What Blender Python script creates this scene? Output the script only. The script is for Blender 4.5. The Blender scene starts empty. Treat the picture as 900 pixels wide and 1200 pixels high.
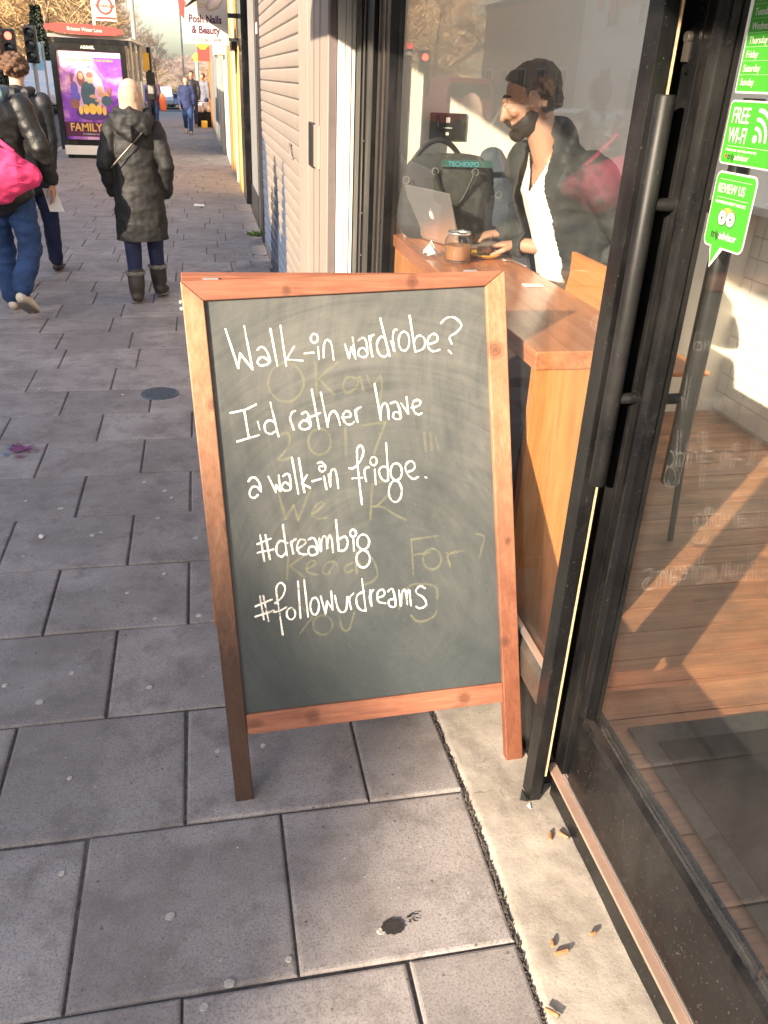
import bpy, bmesh, math, random, json
from mathutils import Vector, Matrix, noise
V = Vector
R = math.radians
CHALK=[[[551,11521,787,10616],[787,10616,843,10965],[843,10965,1112,10582],[1112,10582,982,11581],[1257,11030,1269,11044,1286,11064,1306,11082,1327,11093,1348,11096,1370,11093,1393,11084,1414,11068,1435,11044,1456,11012,1476,10975,1492,10935,1506,10889,1520,10837,1528,10787,1526,10748,1513,10721,1490,10704,1462,10692,1433,10682,1400,10673,1364,10667,1329,10665,1300,10670,1277,10683,1258,10703,1244,10725,1239,10747,1242,10770,1253,10794,1269,10816,1287,10834,1307,10846,1329,10855,1354,10859,1378,10857,1402,10848,1428,10831,1452,10812,1473,10795,1490,10779,1505,10763,1517,10748,1526,10738],[1584,11503,1697,10650],[1826,11571,1904,10643],[2125,11090,1923,10790],[1923,10790,2297,10745],[2357,10915,2578,10925],[2587,11357,2617,11363,2646,11355,2671,11335,2688,11305,2695,11269,2691,11231,2677,11197,2655,11171,2626,11155,2596,11153,2568,11164,2545,11187,2530,11219,2525,11256,2532,11293,2548,11325,2572,11349,2601,11362],[2687,11054,2699,10775],[2810,10805,2813,10857,2818,10934,2824,11013,2832,11076,2840,11118,2850,11150,2862,11173,2875,11191,2891,11204,2908,11212,2926,11212,2944,11206,2963,11195,2983,11178,3002,11150,3018,11104,3030,11024,3039,10918,3045,10815,3050,10744],[3344,11096,3429,10761],[3429,10761,3489,11024],[3489,11024,3586,10748],[3586,10748,3540,11249],[3674,11178,3693,11193,3720,11216,3749,11236,3776,11243,3800,11238,3824,11224,3846,11199,3863,11158,3876,11089,3887,10998,3891,10908,3884,10841,3861,10805,3826,10787,3787,10781,3754,10781,3724,10787,3696,10803,3672,10824,3658,10848,3656,10878,3662,10913,3675,10947,3692,10973,3715,10989,3745,10999,3776,11002,3804,10996,3828,10974,3852,10939,3871,10904,3885,10879],[3944,11277,3959,11168,3981,11008,4001,10856,4012,10772,4006,10788,3991,10866,3974,10966,3965,11048,3966,11109,3972,11167,3982,11217,3994,11256,4011,11281,4031,11293,4051,11299,4064,11304],[4240,11686,4433,10786],[4351,11209,4329,11220,4298,11238,4263,11251,4233,11250,4206,11231,4179,11198,4156,11159,4139,11120,4130,11079,4127,11035,4129,10990,4135,10948,4148,10908,4166,10867,4189,10831,4213,10804,4241,10786,4273,10775,4304,10772,4332,10778,4355,10797,4376,10828,4393,10861,4405,10883],[4488,11140,4503,11082,4525,10995,4546,10916,4558,10886,4556,10924,4546,11007,4535,11104,4530,11185,4535,11248,4545,11307,4558,11357,4572,11394,4588,11412,4609,11416,4628,11413,4641,11411],[4820,11361,4868,11345,4908,11302,4936,11238,4948,11159,4943,11077,4921,11002,4884,10943,4839,10909,4789,10903,4743,10926,4705,10975,4681,11044,4673,11124,4683,11205,4709,11277,4748,11330,4795,11358,4844,11357],[4977,11739,5085,10870],[5061,11094,5074,11120,5092,11159,5115,11198,5139,11227,5168,11244,5201,11255,5233,11258,5263,11250,5290,11229,5316,11196,5337,11157,5348,11117,5347,11073,5338,11025,5319,10979,5292,10941,5248,10914,5189,10894,5132,10880,5093,10870],[5439,11045,5482,11054,5543,11068,5605,11086,5648,11109,5666,11142,5671,11182,5665,11222,5653,11252,5631,11271,5598,11283,5563,11288,5530,11282,5500,11264,5469,11236,5442,11200,5423,11161,5413,11116,5410,11063,5414,11011,5424,10968,5443,10933,5469,10904,5501,10881,5536,10868,5579,10867,5630,10878,5678,10892,5711,10901],[5766,11539,5791,11563,5827,11598,5870,11634,5914,11659,5963,11673,6017,11681,6071,11680,6122,11666,6174,11634,6229,11588,6273,11536,6295,11488,6287,11443,6257,11398,6215,11355,6173,11316,6125,11285,6067,11260,6015,11235,5982,11205,5979,11162,5994,11113,6016,11068,6031,11036],[5942,10875,6011,10803]],[[533,9597,597,9607,690,9620,791,9638,880,9658,958,9685,1032,9717,1096,9748,1141,9769],[855,9647,922,8982],[640,8920,1156,9041],[1154,9360,1189,9177],[1478,9795,1622,8991],[1542,9324,1523,9338,1496,9359,1466,9377,1436,9383,1406,9375,1373,9358,1343,9334,1322,9304,1310,9266,1305,9218,1308,9171,1317,9133,1337,9104,1366,9081,1399,9065,1432,9058,1467,9065,1507,9084,1542,9105,1567,9120],[1919,9415,1938,9348,1966,9248,1991,9156,2003,9113,1993,9139,1968,9211,1943,9297,1929,9368,1930,9418,1940,9463,1955,9502,1970,9532,1990,9552,2014,9562,2036,9568,2052,9572],[2209,9495,2229,9507,2257,9524,2288,9537,2314,9538,2334,9523,2352,9497,2368,9464,2381,9424,2393,9373,2405,9311,2411,9250,2406,9202,2387,9169,2358,9145,2323,9129,2290,9120,2256,9118,2221,9124,2188,9136,2164,9151,2149,9171,2141,9196,2139,9222,2144,9247,2158,9271,2180,9296,2206,9317,2232,9331,2257,9336,2283,9335,2309,9328,2333,9316,2355,9295,2376,9265,2394,9235,2407,9215],[2480,10063,2611,9122],[2336,9379,2663,9499],[2696,9982,2822,9155],[2825,9212,2834,9255,2846,9316,2861,9380,2879,9432,2901,9469,2928,9500,2955,9521,2981,9528,3006,9519,3030,9496,3053,9462,3073,9422,3090,9368,3105,9300,3117,9235,3126,9191],[3178,9354,3221,9356,3285,9358,3349,9364,3391,9375,3406,9397,3405,9426,3394,9455,3380,9478,3360,9494,3332,9507,3303,9513,3277,9508,3253,9488,3230,9457,3211,9420,3202,9384,3205,9348,3216,9308,3234,9269,3254,9239,3277,9215,3306,9196,3336,9183,3365,9179,3395,9186,3426,9204,3453,9224,3473,9237],[3513,9522,3526,9455,3544,9355,3562,9262,3570,9213,3564,9230,3548,9288,3532,9359,3524,9417,3527,9455,3535,9490,3548,9519,3563,9542,3584,9560,3611,9572,3636,9580,3654,9586],[4029,10136,4145,9258],[4148,9338,4152,9382,4156,9444,4163,9510,4175,9562,4193,9600,4216,9632,4240,9653,4263,9661,4283,9653,4303,9632,4321,9599,4335,9555,4342,9490,4345,9406,4345,9326,4346,9271],[4412,9648,4436,9656,4472,9669,4509,9678,4540,9674,4564,9655,4583,9625,4600,9587,4615,9542,4632,9482,4650,9409,4661,9339,4659,9288,4637,9262,4601,9251,4562,9251,4529,9255,4505,9265,4484,9281,4467,9302,4458,9323,4459,9348,4467,9376,4480,9401,4496,9418,4518,9427,4545,9429,4573,9424,4597,9414,4616,9392,4634,9360,4649,9329,4659,9307],[4679,9629,4854,9369],[4854,9369,4820,9784],[4928,9511,4966,9518,5022,9528,5080,9541,5123,9558,5149,9581,5166,9610,5174,9639,5171,9662,5154,9679,5125,9693,5091,9701,5060,9699,5032,9688,5003,9668,4979,9640,4965,9607,4965,9562,4975,9507,4991,9453,5008,9410,5028,9382,5051,9362,5077,9349,5101,9341,5126,9342,5153,9351,5177,9362,5194,9369]],[[842,7962,854,7978,870,8001,890,8023,911,8039,935,8046,961,8048,988,8044,1013,8032,1037,8010,1060,7980,1081,7944,1098,7904,1110,7853,1117,7793,1122,7736,1126,7698],[1126,7698,1110,7721,1089,7755,1064,7789,1039,7813,1013,7825,984,7830,957,7828,932,7820,909,7802,888,7776,870,7746,858,7716,852,7686,851,7654,854,7623,864,7599,881,7581,904,7568,930,7560,955,7559,980,7569,1006,7588,1029,7608,1045,7621],[1323,8047,1475,7654],[1475,7654,1486,7837],[1486,7837,1590,7673],[1590,7673,1568,8063],[1675,8029,1690,8042,1713,8060,1738,8077,1760,8084,1780,8081,1799,8073,1817,8054,1830,8019,1839,7957,1845,7874,1846,7791,1840,7730,1824,7697,1801,7682,1774,7676,1749,7673,1724,7673,1698,7678,1673,7688,1655,7702,1642,7722,1634,7747,1631,7774,1634,7799,1644,7823,1661,7847,1681,7866,1701,7877,1722,7876,1744,7867,1766,7852,1786,7835,1803,7813,1818,7784,1831,7757,1840,7738],[1911,8464,2018,7580],[2076,8435,2163,7605],[2250,8019,2115,7821],[2115,7821,2307,7711],[2371,7859,2590,7908],[2528,8290,2543,8296,2564,8307,2589,8314,2612,8312,2637,8298,2664,8276,2689,8250,2705,8224,2712,8196,2713,8165,2708,8136,2699,8114,2683,8098,2660,8087,2635,8082,2614,8083,2595,8093,2576,8111,2562,8132,2554,8151,2554,8169,2562,8189,2573,8207,2585,8218,2600,8219,2619,8213,2636,8205,2648,8200],[2663,7964,2710,7642],[2777,7998,2783,7928,2791,7825,2800,7731,2808,7691,2812,7731,2814,7823,2817,7929,2825,8009,2839,8058,2857,8094,2876,8118,2895,8129,2914,8129,2933,8117,2951,8089,2966,8041,2979,7956,2989,7840,2997,7727,3002,7649],[3303,8124,3322,8120,3349,8114,3382,8112,3416,8123,3454,8148,3498,8184,3540,8226,3577,8272,3609,8324,3639,8381,3662,8439,3674,8492,3672,8543,3659,8594,3640,8636,3620,8661,3599,8665,3574,8654,3550,8632,3532,8606,3521,8579,3514,8547,3510,8504,3508,8442,3508,8364,3509,8271,3512,8158,3519,8020,3530,7826,3546,7589,3562,7365,3572,7210],[3366,7863,3613,7868],[3671,7973,3680,7922,3694,7845,3707,7776,3713,7749,3707,7784,3694,7859,3681,7945,3675,8009,3681,8046,3693,8072,3708,8090,3723,8103,3740,8112,3760,8115,3779,8114,3792,8114],[3921,8360,3950,8352,3974,8332,3992,8302,3999,8266,3996,8230,3983,8197,3961,8172,3934,8157,3904,8156,3876,8167,3853,8190,3838,8222,3832,8258,3838,8294,3854,8325,3877,8348,3905,8359,3935,8358],[3937,8047,3946,7681],[4252,8685,4255,8553,4259,8360,4263,8158,4266,8002,4267,7904,4268,7837,4268,7791,4268,7757],[4251,8088,4229,8093,4197,8100,4163,8105,4133,8102,4106,8089,4079,8070,4058,8046,4045,8016,4043,7978,4049,7932,4061,7886,4078,7846,4101,7812,4130,7781,4161,7756,4189,7741,4213,7742,4236,7755,4255,7771,4269,7782],[4490,8171,4541,8154,4584,8112,4615,8051,4628,7977,4623,7901,4599,7832,4561,7779,4512,7749,4459,7745,4409,7769,4368,7816,4342,7882,4333,7957,4343,8032,4371,8097,4412,8145,4463,8169,4515,8166],[4446,7739,4504,7718,4553,7666,4587,7588,4602,7495,4595,7399,4568,7311,4524,7244,4469,7206,4409,7202,4353,7231,4307,7291,4277,7374,4268,7469,4280,7563,4311,7646,4359,7706,4416,7737,4475,7733],[4764,7939,4792,7943,4832,7948,4875,7956,4908,7970,4932,7992,4952,8020,4965,8050,4970,8080,4963,8111,4947,8144,4925,8173,4901,8191,4873,8197,4840,8194,4807,8184,4780,8168,4758,8146,4739,8118,4726,8085,4721,8049,4725,8008,4737,7960,4755,7913,4777,7871,4804,7833,4836,7798,4871,7769,4906,7752,4943,7751,4983,7764,5019,7781,5044,7792],[5229,7770,5258,7759]],[[1037,6644,1094,6000],[1160,6644,1231,6025],[951,6429,1285,6541],[937,6219,1330,6270],[1596,6857,1650,6100],[1678,6389,1647,6408,1603,6436,1555,6460,1514,6466,1481,6450,1450,6419,1425,6379,1407,6338,1399,6293,1397,6241,1402,6191,1414,6151,1435,6119,1464,6093,1496,6077,1527,6073,1557,6090,1589,6123,1617,6159,1636,6183],[1762,6427,1772,6356,1787,6252,1801,6154,1809,6104,1805,6125,1794,6191,1783,6271,1778,6332,1782,6369,1791,6399,1804,6422,1818,6441,1836,6455,1858,6463,1879,6468,1893,6472],[1916,6226,1955,6247,2013,6277,2070,6311,2108,6341,2122,6370,2121,6399,2110,6425,2095,6443,2074,6455,2044,6461,2012,6459,1984,6445,1961,6416,1938,6375,1920,6328,1912,6283,1914,6239,1924,6192,1941,6150,1965,6117,2002,6097,2051,6086,2098,6080,2130,6076],[2187,6428,2209,6440,2239,6459,2273,6474,2302,6475,2327,6460,2351,6434,2373,6398,2389,6355,2401,6296,2411,6224,2414,6154,2405,6101,2378,6068,2338,6048,2294,6038,2259,6038,2231,6049,2207,6072,2188,6100,2178,6128,2177,6158,2183,6192,2196,6224,2214,6245,2240,6257,2274,6261,2309,6258,2338,6246,2360,6220,2379,6181,2394,6142,2405,6116],[2468,6442,2472,6367,2476,6255,2482,6152,2487,6101,2491,6127,2495,6203,2500,6293,2509,6363,2524,6409,2544,6447,2565,6475,2583,6489,2600,6487,2617,6472,2632,6445,2643,6408,2648,6348,2648,6266,2647,6195,2648,6162,2652,6188,2657,6252,2663,6328,2672,6387,2683,6429,2698,6467,2713,6494,2727,6503,2741,6493,2755,6467,2767,6428,2777,6378,2782,6308,2785,6219,2786,6133,2787,6074],[2905,6876,2932,6092],[2932,6092,2963,6090,3007,6087,3054,6089,3092,6105,3121,6139,3145,6188,3162,6241,3170,6288,3167,6333,3155,6378,3135,6415,3109,6437,3072,6437,3024,6419,2979,6397,2947,6383],[3319,6594,3345,6586,3368,6568,3383,6541,3390,6510,3388,6478,3376,6449,3356,6427,3330,6415,3303,6414,3278,6425,3257,6445,3243,6474,3238,6506,3243,6537,3258,6565,3279,6585,3305,6594,3332,6592],[3315,6352,3312,6059],[3448,6394,3496,6436,3553,6453,3612,6441,3662,6402,3698,6343,3713,6272,3705,6199,3675,6136,3628,6091,3571,6072,3512,6082,3461,6118,3424,6176,3407,6246,3413,6319,3440,6383,3485,6430,3542,6452],[3549,6057,3609,6038,3660,5993,3696,5927,3712,5850,3705,5771,3678,5701,3632,5647,3575,5618,3513,5616,3455,5642,3407,5693,3376,5762,3366,5841,3378,5918,3410,5985,3459,6033,3518,6056,3579,6051]],[[934,5140,991,4552],[1014,5149,1105,4501],[803,4899,1218,5035],[787,4645,1253,4753],[1290,4930,1326,4954,1377,4988,1431,5030,1475,5075,1507,5126,1534,5186,1552,5244,1557,5295,1545,5342,1518,5386,1485,5419,1454,5430,1422,5421,1387,5396,1357,5349,1338,5279,1337,5177,1346,5048,1362,4904,1375,4757,1388,4591,1404,4406,1418,4236,1427,4119],[1251,4715,1274,4716,1306,4717,1345,4721,1384,4729,1429,4745,1480,4767,1527,4788,1559,4803],[1670,4775,1707,4762,1738,4732,1759,4688,1768,4637,1763,4584,1746,4537,1717,4502,1682,4482,1643,4482,1607,4500,1579,4534,1560,4580,1555,4632,1563,4684,1583,4728,1614,4760,1650,4775,1688,4771],[1880,5427,1890,4493],[2031,5445,2080,4506],[2269,4977,2306,4960,2337,4916,2358,4852,2366,4777,2360,4698,2340,4628,2311,4573,2274,4543,2235,4540,2199,4564,2171,4614,2153,4681,2149,4759,2158,4836,2180,4903,2212,4952,2249,4976,2288,4972],[2422,4989,2517,4537],[2517,4537,2578,4852],[2578,4852,2702,4617],[2702,4617,2689,5090],[2776,4970,2786,4904,2801,4807,2820,4707,2840,4630,2864,4583,2890,4551,2918,4532,2945,4524,2973,4527,3001,4541,3028,4567,3049,4608,3064,4676,3074,4765,3081,4852,3086,4911],[3103,4909,3119,4833,3144,4720,3167,4616,3180,4567,3174,4597,3157,4679,3141,4775,3138,4850,3157,4896,3189,4932,3222,4959,3244,4978],[3483,5327,3544,4500],[3524,5006,3485,4993,3430,4975,3374,4950,3336,4914,3318,4859,3313,4791,3318,4722,3329,4663,3350,4616,3380,4576,3414,4544,3445,4522,3473,4513,3502,4516,3528,4523,3546,4528],[3680,5018,3685,4927,3693,4791,3699,4663,3700,4596,3691,4617,3676,4694,3663,4788,3662,4864,3679,4915,3708,4959,3738,4996,3759,5022],[3850,4805,3889,4813,3946,4823,4002,4838,4038,4859,4049,4893,4045,4937,4031,4978,4011,5002,3981,5008,3940,5002,3901,4984,3874,4954,3860,4905,3854,4838,3858,4771,3874,4719,3911,4687,3966,4666,4020,4653,4057,4643],[4138,4945,4162,4964,4198,4993,4235,5010,4264,4988,4288,4905,4310,4777,4322,4648,4320,4560,4293,4527,4248,4525,4200,4542,4167,4564,4150,4595,4142,4641,4143,4686,4157,4718,4189,4731,4238,4733,4288,4730,4322,4729],[4422,4945,4429,4851,4440,4712,4451,4582,4461,4517,4467,4546,4470,4636,4475,4743,4485,4825,4502,4878,4523,4920,4545,4949,4565,4959,4580,4944,4595,4910,4607,4863,4616,4812,4620,4744,4622,4659,4622,4587,4623,4556,4624,4588,4624,4661,4627,4745,4633,4810,4645,4859,4662,4905,4680,4930,4694,4917,4705,4844,4713,4724,4720,4601,4724,4517],[5109,4933,5085,4951,5051,4977,5013,4999,4979,5003,4941,4982,4900,4944,4870,4899,4864,4855,4896,4814,4956,4771,5022,4727,5070,4681,5100,4631,5122,4577,5132,4527,5127,4487,5098,4458,5051,4437,4999,4424,4956,4419,4925,4426,4898,4443,4876,4462,4861,4475]]]
GHOST=[[1905,10709,2051,10675,2175,10587,2261,10457,2299,10299,2283,10136,2215,9987,2104,9873,1964,9807,1814,9798,1672,9848,1557,9949,1483,10088,1460,10248,1489,10408,1568,10548,1686,10651,1828,10704,1978,10700],[2600,10723,2601,9944],[3154,10686,2654,10317],[2654,10317,3018,9926],[3588,10282,3540,10292,3470,10308,3398,10317,3342,10304,3303,10257,3273,10188,3255,10114,3251,10055,3265,10011,3295,9974,3334,9949,3376,9943,3424,9959,3480,9995,3535,10042,3579,10093,3607,10162,3625,10249,3639,10320,3656,10342,3678,10289,3702,10183,3723,10068,3738,9991],[3852,10335,3872,10277,3899,10191,3933,10112,3972,10077,4022,10116,4083,10203,4140,10289,4181,10323,4203,10289,4211,10214,4210,10115,4200,10004,4176,9866,4139,9699,4101,9542,4075,9434],[1627,9018,1672,9030,1737,9050,1803,9062,1850,9050,1875,9007,1889,8942,1887,8864,1866,8784,1804,8690,1711,8582,1626,8484,1590,8420,1629,8404,1717,8420,1813,8448,1878,8466],[2620,9123,2716,9098,2798,9035,2855,8943,2880,8834,2870,8720,2825,8618,2752,8539,2660,8495,2561,8490,2468,8526,2392,8597,2342,8694,2326,8806,2346,8917,2397,9014,2475,9085,2569,9120,2668,9116],[3254,9218,3237,8481],[3677,9145,4264,9199],[4264,9199,3930,8440],[1531,7683,1674,6982],[1674,6982,1887,7313],[1887,7313,1980,6930],[1980,6930,2314,7683],[2349,7069,2407,7106,2491,7158,2573,7214,2625,7258,2635,7290,2619,7316,2590,7334,2559,7338,2524,7326,2480,7301,2436,7268,2400,7233,2370,7193,2342,7146,2324,7099,2321,7057,2337,7020,2368,6985,2409,6955,2453,6935,2508,6929,2574,6933,2636,6941,2678,6946],[3859,7693,3848,7584,3832,7424,3815,7255,3801,7116,3791,7014,3783,6927,3776,6859,3771,6811],[3891,7707,3931,7714,3989,7726,4053,7735,4110,7737,4165,7734,4219,7726,4266,7710,4296,7679,4306,7628,4301,7561,4282,7488,4253,7421,4207,7358,4146,7294,4080,7237,4023,7192,3975,7163,3929,7145,3891,7135,3864,7127],[3864,7127,3909,7124,3973,7121,4045,7112,4113,7093,4173,7060,4232,7016,4292,6967,4358,6920,4438,6871,4528,6819,4610,6773,4668,6740],[1684,6059,1614,5501],[2092,6060,1708,5832],[1708,5832,2024,5519],[2129,5717,2173,5734,2237,5758,2300,5785,2340,5811,2347,5840,2336,5871,2314,5897,2289,5911,2259,5910,2221,5898,2183,5877,2155,5847,2133,5803,2115,5747,2109,5689,2124,5642,2174,5607,2251,5579,2328,5557,2381,5542],[2813,5844,2773,5841,2714,5838,2653,5828,2603,5806,2563,5764,2528,5708,2504,5651,2498,5607,2516,5574,2554,5548,2600,5536,2646,5547,2692,5600,2742,5686,2790,5766,2830,5804,2860,5778,2883,5712,2901,5637,2914,5587],[3266,5765,3226,5748,3168,5725,3109,5698,3070,5668,3055,5630,3053,5585,3063,5545,3082,5521,3118,5521,3170,5538,3222,5560,3257,5574],[3358,6062,3360,5487],[3421,5789,3437,5751,3460,5694,3490,5644,3529,5625,3586,5656,3656,5719,3724,5788,3771,5834],[3771,5834,3797,5767,3837,5669,3873,5564,3890,5476,3884,5407,3864,5348,3830,5296,3783,5254,3711,5220,3619,5197,3530,5180,3468,5168],[4800,6197,4821,5339],[4801,6219,5459,6249],[4818,5822,5279,5835],[5338,5938,5422,5913,5495,5857,5546,5778,5570,5684,5563,5588,5526,5503,5463,5439,5384,5404,5297,5403,5215,5436,5147,5499,5102,5583,5086,5678,5101,5772,5145,5852,5211,5910,5293,5937,5379,5930],[5720,5796,5742,5710,5774,5582,5804,5464,5819,5408,5802,5446,5766,5545,5739,5658,5752,5739,5831,5777,5955,5796,6082,5804,6168,5811],[6518,6215,6565,6209,6635,6202,6703,6183,6742,6142,6740,6065,6714,5961,6679,5854,6652,5768,6638,5710,6627,5665,6620,5632,6614,5608],[1874,4869,2049,4631],[2176,4479,1856,4098],[2450,4505,2535,4480,2608,4426,2659,4351,2681,4263,2673,4174,2634,4096,2570,4038,2489,4008,2401,4009,2318,4042,2251,4102,2207,4182,2192,4271,2208,4357,2253,4431,2322,4483,2405,4505,2492,4496],[2859,4461,2866,4393,2875,4294,2890,4193,2913,4119,2949,4073,2994,4041,3042,4033,3088,4060,3133,4146,3179,4278,3220,4412,3249,4503],[4708,4263,4731,4232,4763,4186,4802,4140,4846,4105,4897,4084,4955,4070,5016,4065,5076,4068,5138,4083,5203,4108,5264,4138,5313,4169,5348,4203,5374,4242,5392,4278,5405,4303],[4400,4438,4443,4546,4504,4703,4576,4863,4651,4978,4730,5035,4815,5059,4905,5063,4998,5057,5103,5045,5217,5020,5322,4982,5398,4933,5434,4860,5441,4766,5436,4677,5434,4615],[5244,8877,5261,8432],[5398,8885,5417,8440],[5533,8812,5590,8446]]
S = bpy.context.scene
COL = S.collection
rnd = random.Random(7)

# ------------------------------------------------------------ camera
cam = bpy.data.cameras.new('camera'); camo = bpy.data.objects.new('camera', cam); COL.objects.link(camo)
yaw, pit, rol = R(12.5108), R(27.6206), R(-2.58378)
fwd = V((math.sin(yaw)*math.cos(pit), math.cos(yaw)*math.cos(pit), -math.sin(pit)))
rgt = V((math.cos(yaw), -math.sin(yaw), 0)); dwn = fwd.cross(rgt)
r2 = rgt*math.cos(rol) + dwn*math.sin(rol); d2 = dwn*math.cos(rol) - rgt*math.sin(rol)
mw = Matrix((( r2.x, -d2.x, -fwd.x, 0), (r2.y, -d2.y, -fwd.y, 0), (r2.z, -d2.z, -fwd.z, 1.6), (0, 0, 0, 1)))
camo.matrix_world = mw
cam.sensor_fit = 'VERTICAL'; cam.sensor_height = 36; cam.lens = 962.72/1200*36
cam.clip_start = .05; cam.clip_end = 2000
S.camera = camo
S.render.resolution_x = 768; S.render.resolution_y = 1024
# ------------------------------------------------------------ light
SUN_AZ, SUN_EL = 48.5, 21.0          # direction the light travels towards (from +y to +x), elevation
W = bpy.data.worlds.new('World'); S.world = W; W.use_nodes = True
nt = W.node_tree; nt.nodes.clear()
sky = nt.nodes.new('ShaderNodeTexSky'); sky.sky_type = 'NISHITA'; sky.sun_disc = False
sky.sun_elevation = R(SUN_EL); sky.sun_rotation = R(SUN_AZ + 180)
sky.air_density = 1.0; sky.dust_density = 2.2; sky.ozone_density = 1.0
bg = nt.nodes.new('ShaderNodeBackground'); bg.inputs[1].default_value = .14
wo = nt.nodes.new('ShaderNodeOutputWorld')
nt.links.new(sky.outputs[0], bg.inputs[0]); nt.links.new(bg.outputs[0], wo.inputs[0])
sl = bpy.data.lights.new('sun', 'SUN'); sl.energy = 5.0; sl.angle = R(.7); sl.color = (1, .83, .62)
so = bpy.data.objects.new('sun', sl); COL.objects.link(so)
sd = V((math.sin(R(SUN_AZ))*math.cos(R(SUN_EL)), math.cos(R(SUN_AZ))*math.cos(R(SUN_EL)), -math.sin(R(SUN_EL))))
so.rotation_euler = sd.to_track_quat('-Z', 'Y').to_euler()
S.view_settings.view_transform = 'Standard'; S.view_settings.look = 'None'
S.view_settings.exposure = 1.42; S.view_settings.gamma = 1

# ------------------------------------------------------------ materials
def col4(c): return (c[0], c[1], c[2], 1)
def newmat(name):
    m = bpy.data.materials.new(name); m.use_nodes = True
    n = m.node_tree; b = n.nodes['Principled BSDF']
    return m, n, b
def coords(n, kind, stretch=(1, 1, 1)):
    if kind == 'pos':
        g = n.nodes.new('ShaderNodeNewGeometry'); o = g.outputs['Position']
    else:
        g = n.nodes.new('ShaderNodeTexCoord'); o = g.outputs['Object']
    mp = n.nodes.new('ShaderNodeMapping'); mp.inputs['Scale'].default_value = stretch
    n.links.new(o, mp.inputs[0]); return mp.outputs[0]
def noisen(n, c, scale, detail=6, rough=.6, dist=0):
    t = n.nodes.new('ShaderNodeTexNoise'); t.inputs['Scale'].default_value = scale; t.inputs['Detail'].default_value = detail
    t.inputs['Roughness'].default_value = rough; t.inputs['Distortion'].default_value = dist
    n.links.new(c, t.inputs['Vector']); return t.outputs['Fac']
def ramp(n, f, stops):
    r = n.nodes.new('ShaderNodeValToRGB'); e = r.color_ramp.elements
    while len(e) < len(stops): e.new(.5)
    for k, (p, c) in enumerate(stops):
        e[k].position = p; e[k].color = col4(c) if not isinstance(c, (int, float)) else (c, c, c, 1)
    n.links.new(f, r.inputs[0]); return r.outputs[0]
def mixc(n, f, a, b, mode='MIX'):
    m = n.nodes.new('ShaderNodeMix'); m.data_type = 'RGBA'; m.blend_type = mode
    for idx, v in ((0, f), (6, a), (7, b)):
        if isinstance(v, (int, float)): m.inputs[idx].default_value = v
        elif isinstance(v, tuple): m.inputs[idx].default_value = col4(v)
        else: n.links.new(v, m.inputs[idx])
    return m.outputs[2]
def math_(n, op, a, b=0.0, clamp=False):
    m = n.nodes.new('ShaderNodeMath'); m.operation = op; m.use_clamp = clamp
    for k, v in ((0, a), (1, b)):
        if isinstance(v, (int, float)): m.inputs[k].default_value = v
        else: n.links.new(v, m.inputs[k])
    return m.outputs[0]
def bumpn(n, b, h, strength=.3, dist=.01):
    u = n.nodes.new('ShaderNodeBump'); u.inputs['Strength'].default_value = strength; u.inputs['Distance'].default_value = dist
    n.links.new(h, u.inputs['Height']); n.links.new(u.outputs[0], b.inputs['Normal'])
def plain(name, col, rough=.6, var=.15, scale=6, bump=0, bd=.005, metal=0, kind='obj', stretch=(1, 1, 1), col2=None, spec=.5, bscale=None, coat=0):
    m, n, b = newmat(name)
    c = coords(n, kind, stretch)
    f = noisen(n, c, scale)
    lo = tuple(x*(1-var) for x in col); hi = col2 if col2 else tuple(min(1, x*(1+var)) for x in col)
    n.links.new(ramp(n, f, [(.3, lo), (.7, hi)]), b.inputs['Base Color'])
    rr = ramp(n, f, [(.3, min(1, rough+.06)), (.7, max(.03, rough-.06))]); n.links.new(rr, b.inputs['Roughness'])
    b.inputs['Metallic'].default_value = metal; b.inputs['Specular IOR Level'].default_value = spec
    if coat: b.inputs['Coat Weight'].default_value = coat
    if bump: bumpn(n, b, noisen(n, c, bscale or scale*6), bump, bd)
    return m
def blackmat(name, rough, spec, dust=.5):
    """black paint with dust specks, wipe marks and fine scratches"""
    m, n, b = newmat(name); c = coords(n, 'pos')
    base = ramp(n, noisen(n, c, 9, 6), [(.3, (.005, .005, .006)), (.7, (.011, .011, .012))])
    base = mixc(n, ramp(n, noisen(n, c, 170, 2, .6), [(.66, 0), (.74, dust)]), base, (.16, .15, .14))
    sc = noisen(n, coords(n, 'pos', (60, 9, 4)), 3, 3, .6, 2.5)
    base = mixc(n, ramp(n, sc, [(.70, 0), (.735, dust*.6), (.75, 0)]), base, (.20, .19, .18))
    sm = noisen(n, coords(n, 'pos', (1, 1, .5)), 5, 6, .7)
    base = mixc(n, ramp(n, sm, [(.5, 0), (.75, .10)]), base, (.20, .19, .18))
    n.links.new(base, b.inputs['Base Color']); n.links.new(ramp(n, sm, [(.3, rough-.06), (.7, rough+.12)]), b.inputs['Roughness'])
    b.inputs['Specular IOR Level'].default_value = spec
    return m
def emit(name, col, st):
    m, n, b = newmat(name); b.inputs['Base Color'].default_value = col4(col)
    b.inputs['Emission Color'].default_value = col4(col); b.inputs['Emission Strength'].default_value = st; return m
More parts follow.
